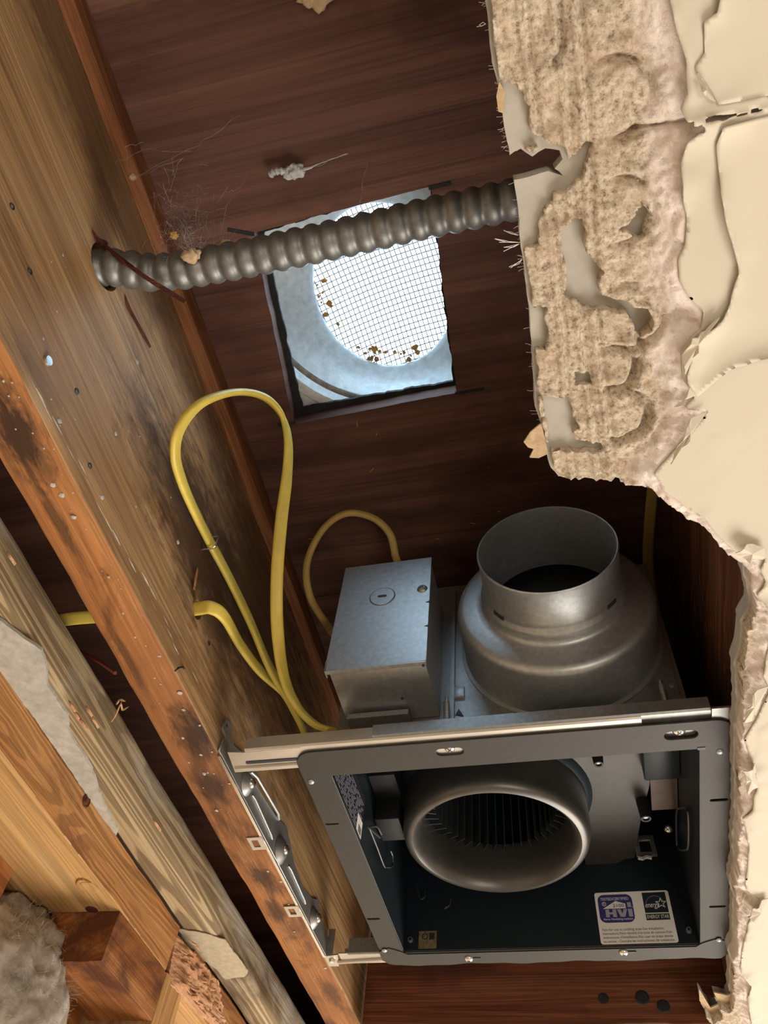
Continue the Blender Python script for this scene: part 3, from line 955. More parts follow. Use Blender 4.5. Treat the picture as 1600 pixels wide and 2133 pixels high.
for q, ang in (((183, 1850), -.2), ((212, 1940), -.2)):       # hammer marks
    c = Z_(*q, -.0404); pts = []
    for i in range(9):
        a = math.radians(150 + i * 22); pts.append((c[0] + .011 * math.cos(a) * .7, c[1] + .013 * math.sin(a), -.0402))
    link('hammer_mark', sweep(pts, [(-.0010, 0), (.0010, 0), (0, -.0012)], scale=[.3, .7, 1, 1, 1, 1, 1, .7, .3]), STAINW, up_)
    lathe('gouge', [(0, -.0006), (.004, .0001), (.007, 0.0003), (.0082, 0)], (c[0] + .001, c[1], -.0402), (0, 0, -1), PLBOT, up_, 16)
lathe('dark_knot', [(0, .0008), (.004, .0007), (.0055, 0)], Z_(191, 1895, -.0402), (0, 0, -1), SPLDARK, up_, 14)
kn = X_(180, 1668, -.1998)
lathe('knot', [(0, .0012), (.0022, .001), (.003, -.0002), (.0045, .0008), (.0055, 0)], kn, (1, 0, 0), SPLDARK, up_, 16)
blk = timber('stained_block', (-.262, .102, -.080), (-.2005, .2035, -.0405), 1, STAINW, .001, .0007, seed=19, end_jag=.002)
tag(blk, 'short dark-stained orange block nailed under the wall top plate', 'timber')
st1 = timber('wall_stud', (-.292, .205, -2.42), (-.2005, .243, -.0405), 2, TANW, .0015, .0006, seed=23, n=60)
tag(st1, 'tan stud with a dark crack beside the stained block', 'stud')
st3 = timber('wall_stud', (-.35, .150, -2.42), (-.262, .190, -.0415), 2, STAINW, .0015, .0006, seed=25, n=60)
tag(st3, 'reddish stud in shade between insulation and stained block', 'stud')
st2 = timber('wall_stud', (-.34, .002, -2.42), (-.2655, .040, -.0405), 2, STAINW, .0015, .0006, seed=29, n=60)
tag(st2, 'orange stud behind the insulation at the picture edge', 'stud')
st4 = timber('wall_top_plate', (-.292, .244, -.040), (-.2, 1.2, -.0005), 1, [PLSIDE, PLBOT], .0012, .0006, lambda n: 1 if n.z < -.7 else 0, seed=33)
tag(st4, 'tan plate continuing past the splintered wood at the bottom edge', 'timber')
# splintered chunk
vs, fs = [], []
c0 = [X_(372, 1945, -.199), X_(352, 2050, -.199), X_(480, 2180, -.199), X_(455, 2040, -.199)]
nu, nv = 44, 26
for i in range(nu):
    for j in range(nv):
        u = i / (nu - 1); v = j / (nv - 1)
        p = np.array(c0[0]) * (1 - u) * (1 - v) + np.array(c0[3]) * u * (1 - v) + np.array(c0[2]) * u * v + np.array(c0[1]) * (1 - u) * v
        nzz = mn.noise(Vector((u * 5, v * 16, .3))) * .5 + abs(mn.noise(Vector((u * 12, v * 34, 2.3)))) * .8
        e = min(1, 6 * min(u, 1 - u, v, 1 - v))
        vs.append((p[0] + (.003 + .010 * nzz) * e - .002 * (1 - e), p[1] + .002 * mn.noise(Vector((u * 20, v * 20, 7))), p[2]))
for i in range(nu - 1):
    for j in range(nv - 1): fs.append((i * nv + j, i * nv + j + 1, (i + 1) * nv + j + 1, (i + 1) * nv + j))
me = pyd(vs, fs)
bm = bmesh.new(); bm.from_mesh(me); bmesh.ops.solidify(bm, geom=bm.faces[:], thickness=.006); bmesh.ops.recalc_face_normals(bm, faces=bm.faces); bm.to_mesh(me); bm.free()
sp = link('splintered_wood', me, SPLINT)
tag(sp, 'raw pinkish splintered wood where the wall plate was torn', 'timber')
for i in range(26):
    u = random.random(); A = X_(375 + u * 80 + random.uniform(-20, 25), 1960 + u * 150 + random.uniform(-15, 60), -.190)
    splinter('splinter', [A, A + np.array([.003, .006, -.002]), A + np.array([random.uniform(0, .006), .014, random.uniform(-.004, .002)])], .0010, sp, SPLINT)

# ------------------------------------------------------------------ insulation batt
def lump(name, c, rad, amp, freq, mat, parent=None, sub=5, seed=0.0):
    bm = bmesh.new(); bmesh.ops.create_icosphere(bm, subdivisions=sub, radius=1.0)
    for v in bm.verts:
        n = v.co.normalized(); q = n * freq + Vector((seed, seed, seed))
        d = 1 + amp * (mn.noise(q) + .5 * mn.noise(q * 2.2) + .28 * mn.noise(q * 5) + .16 * mn.noise(q * 11))
        v.co = Vector((n.x * rad[0] * d + c[0], n.y * rad[1] * d + c[1], n.z * rad[2] * d + c[2]))
    me = bpy.data.meshes.new('m'); bm.to_mesh(me); bm.free()
    return link(name, me, mat, parent, smooth='all')


INSUL = plain('mineral_fibre', (.42, .38, .33), .98, 0, .40, 34, 1.0, .05)
ic = X_(12, 2080, -.274)
ins = empty('insulation_batt', (ic[0], ic[1], ic[2] - .08)); tag(ins, 'fluffy grey insulation bulging from the wall cavity', 'insulation')
lump('batt', (ic[0] - .012, ic[1] - .008, ic[2] - .014), (.056, .072, .082), .13, 1.9, INSUL, ins, 6, 2.0)
vs, fs = [], []
for i in range(5000):
    n = Vector((random.gauss(0, 1), random.gauss(0, 1), random.gauss(0, 1))).normalized()
    p = Vector((ic[0] - .012 + n.x * .054, ic[1] - .008 + n.y * .070, ic[2] - .014 + n.z * .080))
    q = p + Vector((random.gauss(0, 1), random.gauss(0, 1), random.gauss(0, 1))).normalized() * random.uniform(.004, .016)
    strand(vs, fs, p, q, .00009, .004)
link('loose_fibres', pyd(vs, fs), INSUL, ins)['kind'] = 'stuff'

# ------------------------------------------------------------------ flexible metal conduit
cp = []
ctrl = [(-.175, -.354, .128), (-.13, -.3555, .132), (-.077, -.3545, .1335), Z_(330, 568, .1345), Z_(450, 550, .1345), Z_(600, 520, .134), Z_(740, 490, .133), Z_(880, 457, .132), Z_(1070, 416, .131)]
e1 = np.array(ctrl[-1]); e0 = np.array(ctrl[-2]); ctrl.append(e1 + (e1 - e0) * .8); ctrl.append(e1 + (e1 - e0) * 1.0)
cp = spline([Vector(c) for c in ctrl], 46)
ln = [0]
for a, b in zip(cp[:-1], cp[1:]): ln.append(ln[-1] + (b - a).length)
tot = ln[-1]; P2 = []; step = .0011; k = 0; s = 0
while s < tot:
    while ln[k + 1] < s: k += 1
    t = (s - ln[k]) / max(ln[k + 1] - ln[k], 1e-9); P2.append(cp[k].lerp(cp[k + 1], t)); s += step
rad = []
for i in range(len(P2)):
    ph = (i * step / .0112) % 1.0
    rad.append(.0106 + .0018 * (math.sin(math.pi * min(ph / .80, 1)) ** .7 if ph < .8 else 0))
link('flexible_conduit', sweep(P2, circ(1.0, 28), up=(0, .3, 1), scale=rad), CONDM, None, smooth='all')
tag(bpy.data.objects['flexible_conduit'], 'grey ribbed flexible metal conduit crossing below the roof vent', 'conduit')

# ------------------------------------------------------------------ cables
def flat_prof(w, h, n=6):
    return oblong(0, 0, w, h, 0, n)


def cable(name, pts, ups, mat, w=.0098, h=.0046):
    P = spline(pts, 10)
    U = [Vector(u) for u in ups]; UU = []
    for i in range(len(U) - 1):
        for k in range(10): UU.append(U[i].lerp(U[i + 1], k / 10).normalized())
    UU.append(U[-1].normalized())
    return link(name, sweep(P, flat_prof(w, h), up=UU), mat, None, smooth=True)


XP = (1, 0, 0); ZU = (0, 0, 1); MX = (.7, -.5, .3)
ca = [Z_(70, 1306, .075), Z_(158, 1288, .050), (-.10, cb_h[1], cb_h[2]), X_(412, 1268, JX + .002), X_(440, 1266, -.064), X_(468, 1286, -.060), X_(500, 1342, -.066), X_(540, 1395, -.068), X_(588, 1442, -.064), X_(618, 1492, -.058), X_(640, 1540, -.053), X_(660, 1600, -.048)]
cA = cable('yellow_cable', ca, [(0, -.5, -1), (0, -.5, -1), (0, -.5, -1), (.2, -.6, -.8), (.5, -.6, -.6), (.9, -.3, -.3), XP, XP, MX, MX, MX, MX], YELLOW)
tag(cA, 'yellow flat electrical cable coming out of a hole in the joist', 'cable')
cb = [X_(650, 1590, -.024), X_(638, 1535, -.030), X_(605, 1462, -.043), X_(562, 1390, -.054), X_(520, 1292, -.065), X_(478, 1205, -.069), X_(438, 1130, -.0715), X_(404, 1062, -.068), X_(378, 1000, -.062), X_(365, 945, -.055), X_(376, 890, -.047),
      X_(420, 840, -.037), X_(490, 817, -.028), X_(548, 826, -.020), X_(585, 862, -.015), X_(600, 915, -.012), X_(598, 990, -.015), X_(586, 1085, -.020), X_(577, 1200, -.026), X_(578, 1310, -.031), X_(592, 1410, -.034), X_(620, 1472, -.028), X_(655, 1508, -.014), X_(692, 1522, .003)]
NX = (-1, 0, 0)
ub = [NX, NX, NX, NX, NX, NX, NX, NX, (-1, -.1, .1), (-.95, -.2, .2), (-.8, -.35, .4), (-.45, -.5, .7), (.0, -.6, .8), (.35, -.55, .7), (.75, -.4, .5), (.95, -.3, .1), (.85, -.5, -.1), (.45, -.75, -.5), (.2, -.8, -.6), (.35, -.8, -.5), (.8, -.5, -.2), (.8, -.4, .3), (.4, -.6, .6), (.2, -.6, .7)]
cB = cable('yellow_cable', cb, ub, YELLOW)
tag(cB, 'yellow flat electrical cable bent into a tall loop and stapled to the joist', 'cable')
cc = [(.057, -.030, .1635), Z_(826, 1165, .196), Z_(812, 1112, .212), Z_(775, 1078, .220), Z_(720, 1070, .220), Z_(672, 1104, .212), Z_(640, 1172, .196), Z_(646, 1242, .178), Z_(682, 1302, .160), X_(702, 1330, .0035)]
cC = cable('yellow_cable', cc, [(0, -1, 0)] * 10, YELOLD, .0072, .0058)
tag(cC, 'dull yellow cable in a small round loop behind the wiring box', 'cable')
cd = [Z_(1368, 940, .2255), Z_(1362, 1000, .2255), Z_(1354, 1080, .2255), Z_(1350, 1160, .2255), Z_(1358, 1240, .2250), Z_(1372, 1310, .2245), Z_(1380, 1360, .224)]
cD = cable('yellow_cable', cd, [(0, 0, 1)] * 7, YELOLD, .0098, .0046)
tag(cD, 'dusty tan cable lying along the roof deck beyond the duct collar', 'cable')
# staple over the loop cable
s0_ = X_(438, 1130, -.0715)
sd_ = (np.array(X_(452, 1158, -.0715)) - np.array(X_(424, 1104, -.0715))); sd_ /= np.linalg.norm(sd_)
nn_ = np.cross(sd_, [1, 0, 0]); nn_ /= np.linalg.norm(nn_)
st = tube('cable_staple', [s0_ + nn_ * .0066 + np.array([-.006, 0, 0]), s0_ + nn_ * .0066 + np.array([.0042, 0, 0]), s0_ + nn_ * .0056 + np.array([.0055, 0, 0]), s0_ - nn_ * .0056 + np.array([.0055, 0, 0]), s0_ - nn_ * .0066 + np.array([.0042, 0, 0]), s0_ - nn_ * .0066 + np.array([-.006, 0, 0])], .0009, SCREWM)
tag(st, 'bright wire staple holding the looped cable to the joist', 'staple')
rw = tube('red_wire', [X_(150, 1348, -.20), X_(185, 1366, -.17), X_(212, 1382, -.15), X_(240, 1402, -.118)], .0012, REDW)
tag(rw, 'thin red wire glimpsed in the dark gap left of the joist', 'wire')

# ------------------------------------------------------------------ exhaust fan
fan = empty('exhaust_fan', (.13, .13, 0))
tag(fan, 'open square bathroom exhaust fan housing with metal duct collar and wiring box', 'fan')
HX0, HX1, HY0, HY1, HZ = 0.0, .262, 0.0, .262, .196
T = .0012
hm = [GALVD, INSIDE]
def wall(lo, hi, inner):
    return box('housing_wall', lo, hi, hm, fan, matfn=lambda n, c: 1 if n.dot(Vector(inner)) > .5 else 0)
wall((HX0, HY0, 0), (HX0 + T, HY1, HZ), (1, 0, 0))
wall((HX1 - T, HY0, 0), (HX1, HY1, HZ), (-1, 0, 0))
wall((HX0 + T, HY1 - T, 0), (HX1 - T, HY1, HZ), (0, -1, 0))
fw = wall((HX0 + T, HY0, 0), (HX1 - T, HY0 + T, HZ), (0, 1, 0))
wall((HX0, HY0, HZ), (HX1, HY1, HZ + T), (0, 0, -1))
# flange
fl_out = rrect(-.0205, -.0265, .2835, .2620, .013, 6)
fl_in = [(HX0 + .0005, HY0 + .001), (HX1 - .001, HY0 + .001), (HX1 - .001, .2618), (HX0 + .0005, .2618)]
sl = []
for (a, b, L, H) in ((937, 1563, .0205, .0082), (1418, 1528, .0225, .0090), (692, 1713, .0115, .0030), (778, 1911, .0125, .0032), (1497, 1663, .0130, .0034), (1494, 1885, .0135, .0034)):
    c = Z_(a, b, 0); sl.append(oblong(c[0], c[1], L, H))
fmesh = plate_mesh([fl_out, fl_in] + sl, .0014, Matrix.Translation((0, 0, -.0007)), .0003)
link('flange', fmesh, FLNG, fan)
# rear strip of the flange, joggled at its corners
xs = np.linspace(-.0215, .2830, 60)
vs, fs = [], []
for i, x in enumerate(xs):
    j = 1 if (x < -.004 or x > .262) else 0
    y0 = .2630 - (.012 * max(0, 1 - abs(x - (-.0115)) / .014) ** .6 if x < .004 else 0) - (.012 * max(0, 1 - abs(x - .274) / .016) ** .6 if x > .255 else 0)
    y1 = .2815 + .0011 * math.sin(x * 70) + .0006 * math.sin(x * 190)
    if x < -.012: y1 -= .010 * ((-.012 - x) / .0095) ** 2
    if x > .276: y1 -= .008 * ((x - .276) / .007) ** 2
    z = -.0022
    vs += [(x, y0, z), (x, y1, z - .0006), (x, y1, z + .0012), (x, y0, z + .0014)]
n = len(xs)
for i in range(n - 1):
    for j in range(4): fs.append((i * 4 + j, i * 4 + (j + 1) % 4, (i + 1) * 4 + (j + 1) % 4, (i + 1) * 4 + j))
fs += [(0, 1, 2, 3), (4 * n - 4, 4 * n - 3, 4 * n - 2, 4 * n - 1)]
link('rear_flange_strip', fix(pyd(vs, fs)), FLNG, fan, smooth=True)


def screw(name, c, axis, r, parent, mat=SCREWM, cross=True):
    o = lathe(name, [(0, r * .62), (r * .45, r * .56), (r * .8, r * .36), (r, r * .06), (r, -r * .1)], c, axis, mat, parent, 20)
    if cross:
        ax = Vector(axis).normalized(); u = ax.orthogonal().normalized(); v = ax.cross(u)
        cc_ = Vector(c) + ax * (r * .60)
        for d, e in ((u, v), (v, u)):
            link('cross_slot', sweep([cc_ - d * r * .42, cc_, cc_ + d * r * .42], [(-r * .07, -r * .05), (r * .07, -r * .05), (r * .07, r * .05), (-r * .07, r * .05)], up=ax), INKK, o)
    return o


for q, rr_ in (((937, 1560), .0042), ((1415, 1524), .0044)):
    c = Z_(*q, -.0006); screw('flange_screw', (c[0], c[1], .0006), (0, 0, -1), rr_, fan)
for q in ((977, 1999), (1300, 1986)):
    c = Z_(*q, -.0035); screw('flange_screw', (c[0], c[1], -.0026), (0, 0, -1), .0042, fan)
    link('key_slot', plate_mesh([oblong(c[0] + .006, c[1] - .0003, .010, .0026)], .0004, Matrix.Translation((0, 0, -.0029))), INKK, fan)
for q, z in (((648, 1629), -.0015), ((1500, 1566), -.0015), ((801, 1980), -.0024), ((1498, 1958), -.0024)):
    lathe('rivet', [(0, .0013), (.0016, .0011), (.0024, .0004), (.0026, 0)], Z_(*q, z), (0, 0, -1), GALV, fan, 16)
link('corner_notch', plate_mesh([rrect(.2595, -.0006, .2648, .0018, .0004)], .0006, Matrix.Translation((0, 0, -.0015))), INKK, fan)
# telescoping mounting rails
def rail(name, x0, x1, y0, y1, z, hgt, front, mat):
    s = -1 if front else 1
    yw = y0 if front else y1
    prof = [(yw, z + hgt), (yw, z + .0012), (yw - s * .0012, z), ((y1 if front else y0), z), ((y1 if front else y0), z + .0012), (yw - s * .0024, z + .0012), (yw - s * .0012, z + .0024), (yw - s * .0012, z + hgt)]
    vs = [(x0, a, b) for a, b in prof] + [(x1, a, b) for a, b in prof]
    k = len(prof)
    fs = [(i, (i + 1) % k, k + (i + 1) % k, k + i) for i in range(k)] + [tuple(range(k)), tuple(range(k, 2 * k))]
    return link(name, fix(pyd(vs, fs)), mat, fan)


r1 = rail('outer_rail', -.0565, .2245, -.0330, -.0085, .0004, .0110, True, ZINC)
rail('inner_rail', .0400, .2690, -.0342, -.0100, .0020, .0105, True, GALVD)
# left end of the front rail: flat foot reaching to the joist bracket, with a slot bead
foot = loopz([(474, 1566), (506, 1567), (626, 1556), (626, 1598), (490, 1608)], .0006)
link('rail_foot', plate_mesh([foot], .0012, Matrix.Translation((0, 0, .0008))), ZINC, fan)
a_ = Z_(512, 1589, 0); b_ = Z_(622, 1581, 0)
link('rail_slot', plate_mesh([oblong((a_[0] + b_[0]) / 2, (a_[1] + b_[1]) / 2, abs(b_[0] - a_[0]), .0028, math.atan2(b_[1] - a_[1], b_[0] - a_[0]))], .0006, Matrix.Translation((0, 0, 0))), INKK, fan)
a_ = Z_(490, 1600, 0); b_ = Z_(624, 1590, 0)
tube('rail_bead', [(a_[0], a_[1], .0004), (b_[0], b_[1], .0004)], .0015, ZINC, fan, 8)
r2 = rail('outer_rail', -.0625, .2400, .2630, .2830, .0004, .0140, False, ZINC)
link('rail_web', sweep([Vector((-.0535, .2645, .006)), Vector((.2, .2645, .006))], [(-.0006, -.006), (.0006, -.006), (.0006, .009), (-.0006, .009)]), GALVD, fan)
foot = loopz([(672, 1992), (704, 1988), (706, 2012), (682, 2012)], .0006)
link('rail_foot', plate_mesh([foot], .0012, Matrix.Translation((0, 0, .0008))), ZINC, fan)
a_ = Z_(704, 2004, 0); b_ = Z_(800, 1998, 0)
tube('rail_bead', [(a_[0], a_[1], .0002), (b_[0], b_[1], .0002)], .0022, ZINC, fan, 8)
lathe('rail_stud', [(0, .0026), (.0022, .0022), (.0032, 0)], Z_(692, 2000, 0), (0, 0, -1), SCREWM, fan, 14)
# long screws standing up behind the rail
for q0, q1 in (((931, 1512), (930, 1452)), ((1392, 1478), (1376, 1418))):
    A = Y_(*q0, -.012); B = Y_(*q1, -.012)
    P = [Vector(A).lerp(Vector(B), i / 60) for i in range(61)]
    link('long_screw', sweep(P, circ(1.0, 10), up=(1, 0, 0), scale=[.0019 + .0006 * (1 if (i % 4) < 2 else -1) if i < 52 else .0014 for i in range(61)]), SCREWM, fan)

# wiring box
WX0, WX1, WY, WZ0, WZ1 = .0065, .0830, -.0615, .0440, .1640
wb = box('wiring_box', (WX0 + .002, WY + .001, WZ0 + .001), (WX1 - .001, -.0002, WZ1 - .001), GALV, fan, .0008)
cvr = [(WX0, WZ0 - .001), (WX1, WZ0), (WX1, .0785), (WX1 - .0035, .0800), (WX1, .0815), (WX1, .106), (WX1 - .0035, .1075), (WX1, .109), (WX1, WZ1), (WX0 + .001, WZ1)]
link('cover_plate', plate_mesh([cvr], .0012, mtx((0, WY, 0), (1, 0, 0), (0, 0, 1)), .0002), GALV, wb)
box('cover_lip', (WX0 - .0004, WY - .0006, WZ0 - .001), (WX0 + .0006, WY + .007, WZ0 + .010), GALV, wb)
box('cover_lip', (WX0, WY - .0005, WZ0 - .0014), (WX1, WY + .003, WZ0 - .0004), GALV, wb)
kc = Y_(797, 1244, WY)
lathe('knockout', [(0, .0012), (.0098, .0012), (.0102, .0008), (.0102, -.001)], kc, (0, -1, 0), GALV, wb, 32)
lathe('knockout_gap', [(.0102, .0007), (.0108, .0007), (.0108, -.001)], kc, (0, -1, 0), INKK, wb, 32)
link('slot', plate_mesh([oblong(kc[0], kc[2], .0075, .0022)], .0004, mtx((0, WY - .0014, 0), (1, 0, 0), (0, 0, 1))), INKK, wb)
screw('cover_screw', Y_(880, 1227, WY - .0004), (0, -1, 0), .0044, wb, GALVD)
box('box_foot', (.012, -.014, WZ0 - .006), (.060, -.001, WZ0 - .0012), GALVD, wb)
lathe('box_nut', [(0, .002), (.0018, .002), (.0026, 0)], Y_(868, 1511, -.012), (0, -1, 0), GALV, wb, 10)
for q in ((882, 1386), (838, 1455)): lathe('ink_dot', [(0, .0002), (.0013, .0001)], Y_(*q, -.0615) if q[1] < 1400 else (Z_(*q, WZ0 + .0004)), (0, -.3, -1), plain('purple_ink', (.05, .01, .08), .6), wb, 8)
# adapter plate and duct adapter
DC = (.1785, .110)
ap = link('adapter_plate', plate_mesh([[(.0925, .012), (.258, .012), (.258, .190), (.0925, .190)]], .0012, mtx((0, -.0008, 0), (1, 0, 0), (0, 0, 1)), .0003), GALVD, fan)
box('plate_fold', (.0905, -.0050, .014), (.0935, -.0002, .188), GALVD, ap)
tri = [tuple(Y_(*q, -.0016)[[0, 2]]) for q in ((949, 1489), (966, 1492), (956, 1477))]
link('arrow_mark', plate_mesh([tri], .0004, mtx((0, -.0018, 0), (1, 0, 0), (0, 0, 1))), INKK, ap)
c = Y_(957, 1444, -.002)
box('latch_tab', (c[0] - .0042, -.0040, c[2] - .0055), (c[0] + .0042, -.0014, c[2] + .0055), GALV, ap, .0005)
lathe('rivet', [(0, .001), (.0016, .0008), (.002, 0)], Y_(1400, 1428, -.0014), (0, -1, 0), GALV, ap, 12)
prof = [(.0795, .0000), (.0795, .0015), (.0765, .0022), (.0760, .0060), (.0760, .0415), (.0752, .0445), (.0735, .0468), (.0700, .0480), (.0600, .0500), (.0565, .0508), (.0545, .0522), (.0536, .0545),
        (.0540, .0575), (.0546, .0595), (.0540, .0615), (.0522, .0640), (.0518, .0660), (.0522, .0680), (.0516, .0695), (.0514, .0965), (.0520, .0978), (.0514, .0988), (.0505, .0984), (.0502, .0960), (.0502, .0540), (.0505, .0400), (.0720, .0380), (.0740, .0300), (.0740, .0010)]
da = lathe('duct_adapter', prof, (DC[0], -.0012, DC[1]), (0, -1, 0), GALV, fan, 96)
lathe('damper_flap', [(0, .030), (.0740, .030), (.0740, .0275), (0, .0275)], (DC[0], 0, DC[1]), (0, -1, 0), BLACKP, da, 48)
for q, an in (((1026, 1281), 2.45), ((1289, 1254), .3)):
    A = Y_(*q, -.071); dv = Vector((A[0] - DC[0], 0, A[2] - DC[1])).normalized(); tv = Vector((-dv.z, 0, dv.x))
    c = Vector((DC[0], -.0665, DC[1])) + dv * .0520
    link('pivot_slot', sweep([c - tv * .0052 + Vector((0, -.0006, 0)), c, c + tv * .0052], [(-.0014, -.0007), (.0014, -.0007), (.0014, .0009), (-.0014, .0009)], up=dv), INKK, da)

# blower inside
BC = (.1035, .1470)
lathe('inlet_ring', [(.0640, .0700), (.0632, .0560), (.0638, .0450), (.0656, .0370), (.0685, .0312), (.0712, .0290), (.0745, .0294), (.0778, .0322), (.0795, .0375), (.0800, .0440), (.0798, .0560), (.0798, .0720)], (BC[0], BC[1], 0), (0, 0, 1), RINGM, fan, 80)
imp = lathe('impeller', [(0, .150), (.052, .150), (.0665, .150), (.0665, .153), (0, .153)], (BC[0], BC[1], 0), (0, 0, 1), BLADEM, fan, 48)
lathe('motor_cap', [(0, .118), (.022, .119), (.032, .128), (.036, .150)], (BC[0], BC[1], 0), (0, 0, 1), BLADEM, imp, 32)
NB = 44
b0 = None
bmx = plain('impeller_blade_plastic', (.030, .036, .042), .4, 0, .1, 100)
for i in range(NB):
    a = 2 * math.pi * i / NB
    if b0 is None:
        bm = bmesh.new(); bmesh.ops.create_cube(bm, size=1.0)
        for v in bm.verts: v.co = Vector((.0585 + v.co.x * .011, v.co.y * .0008 + v.co.x * .003, .107 + v.co.z * .088))
        me = bpy.data.meshes.new('m'); bm.to_mesh(me); bm.free(); me.materials.append(bmx); b0 = me
    o = bpy.data.objects.new('blade', b0); COL.objects.link(o); o.parent = imp
    o.matrix_world = Matrix.Translation((BC[0], BC[1], 0)) @ Matrix.Rotation(a, 4, 'Z')
# scroll casing: plate with a spiral outline, wall above it
sc_out = []
for i in range(40):
    a = math.radians(250 - i * 5.6 * 0 + i * -5.4)
    r = .083 + .012 * i / 39
    sc_out.append((BC[0] + r * math.cos(a), BC[1] + r * math.sin(a)))
spiral = [tuple(np.array(q)) for q in sc_out]
sp_pts = [tuple(Z_(*q, .076)[:2]) for q in ((1226, 1700), (1238, 1760), (1225, 1826), (1262, 1812), (1300, 1790), (1322, 1786), (1326, 1760), (1336, 1700), (1352, 1640), (1362, 1572))]
scp = [(q[0], q[1]) for q in sp_pts] + [(.238, .020), (.040, .020)] + [(BC[0] + .0845 * math.cos(math.radians(a)), BC[1] + .0845 * math.sin(math.radians(a))) for a in range(215, 40, -8)]
scp_in = [(BC[0] + .0785 * math.cos(2 * math.pi * i / 48), BC[1] + .0785 * math.sin(2 * math.pi * i / 48)) for i in range(48)]
front_part = [(.188, .070), (.238, .070)]
sp2 = [(BC[0] + .079 * math.cos(math.radians(a)), BC[1] + .079 * math.sin(math.radians(a))) for a in range(-62, 36, 7)] + sp_pts[2:] + [(.243, .085), (.243, .030), (.150, .030)]
link('scroll_plate', plate_mesh([sp2], .0014, Matrix.Translation((0, 0, .0765))), SCROLLM, fan)
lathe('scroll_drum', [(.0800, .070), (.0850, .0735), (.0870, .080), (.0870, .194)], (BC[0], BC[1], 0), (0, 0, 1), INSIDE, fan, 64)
# rim arc of the casing, brown edge catching light
arc = [(BC[0] + .088 * math.cos(math.radians(a)), BC[1] + .088 * math.sin(math.radians(a)), .0860) for a in range(185, 300, 5)]
tube('casing_rim', arc, .0010, SCROLLM, fan, 6)
# partition and bosses on the scroll plate
def boss(px, py, z, h, r):
    c = Z_(px, py, z)
    o = lathe('screw_boss', [(0, -h + .002), (r * .45, -h + .002), (r * .5, -h), (r * .8, -h), (r, 0)], c, (0, 0, 1), BLACKP, fan, 14)
    lathe('boss_hole', [(0, .0003), (r * .42, .0003)], (c[0], c[1], z - h + .0017), (0, 0, -1), GALV, o, 10)
boss(1244, 1572, .075, .010, .0048); boss(1338, 1668, .075, .018, .0055)
A = Z_(1345, 1700, .070); 
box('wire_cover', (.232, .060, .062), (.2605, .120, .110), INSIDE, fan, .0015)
box('side_panel', (.238, .120, .074), (.2600, .178, .0755), plain('brown_panel', (.11, .075, .062), .5, .4), fan)
cp_ = Y_(1344, 1762, .235)
clp = [(cp_[0] - .0085, cp_[2] - .010), (cp_[0] + .0085, cp_[2] - .010), (cp_[0] + .0085, cp_[2] + .0095), (cp_[0] - .0085, cp_[2] + .0095)]
link('spring_clip', plate_mesh([clp, [(clp[0][0] + .003, clp[0][1] + .003), (clp[1][0] - .003, clp[1][1] + .003), (clp[2][0] - .003, clp[2][1] - .004), (clp[3][0] + .003, clp[3][1] - .004)]], .003, mtx((0, .235, 0), (1, 0, 0), (0, 0, 1)), .0006), GALVD, fan)
tube('clip_spring', [Y_(1330, 1786, .233), Y_(1338, 1788, .233), Y_(1346, 1784, .233), Y_(1358, 1786, .233)], .0022, GALVD, fan, 8)
screw('inner_screw', Y_(1392, 1726, .215), (-.3, -.6, -.7), .0042, fan)
screw('inner_screw', Y_(1425, 1722, .215), (-.3, -.6, -.7), .0026, fan, GALVD)
# oval wire handle on the side wall, clips by the inlet
def wire_loop(name, pts, r, mat, closed=True):
    P = spline([Vector(p) for p in (pts + [pts[0]] if closed else pts)], 6)
    return tube(name, P, r, mat, fan, 8)
wire_loop('wire_handle', [X_(*q, .2575) for q in ((1411, 1685), (1428, 1683), (1434, 1700), (1434, 1760), (1428, 1770), (1414, 1768), (1410, 1750), (1409, 1700))], .0009, CLIPM)
wire_loop('mounting_clip', [X_(*q, .006) for q in ((792, 1745), (770, 1726), (768, 1724), (785, 1722), (795, 1738))], .0008, CLIPM, False)
wire_loop('mounting_clip', [X_(*q, .006) for q in ((770, 1726), (786, 1766), (800, 1803), (806, 1806), (817, 1804), (818, 1784), (814, 1772))], .0008, CLIPM, False)
box('clip_base', (.0025, .118, .040), (.024, .150, .062), BLACKP, fan, .001)
box('clip_base', (.0025, .085, .060), (.026, .118, .085), BLACKP, fan, .001)
wire_loop('mounting_clip', [Y_(*q, .252) for q in ((868, 1845), (872, 1862), (877, 1873), (885, 1868), (886, 1855))], .0006, CLIPM, False)
wire_loop('mounting_clip', [Y_(*q, .252) for q in ((940, 1872), (936, 1886), (926, 1893), (932, 1888))], .0006, CLIPM, False)
lathe('wall_boss', [(.0012, .0022), (.0022, .0022), (.0028, 0)], Y_(855, 1958, HY1 - T - .0004), (0, -1, 0), GALVD, fan, 14)
lathe('wall_boss', [(.0010, .0022), (.0022, .0022), (.0028, 0)], Y_(1435, 1938, HY1 - T - .0004), (0, -1, 0), GALVD, fan, 14)

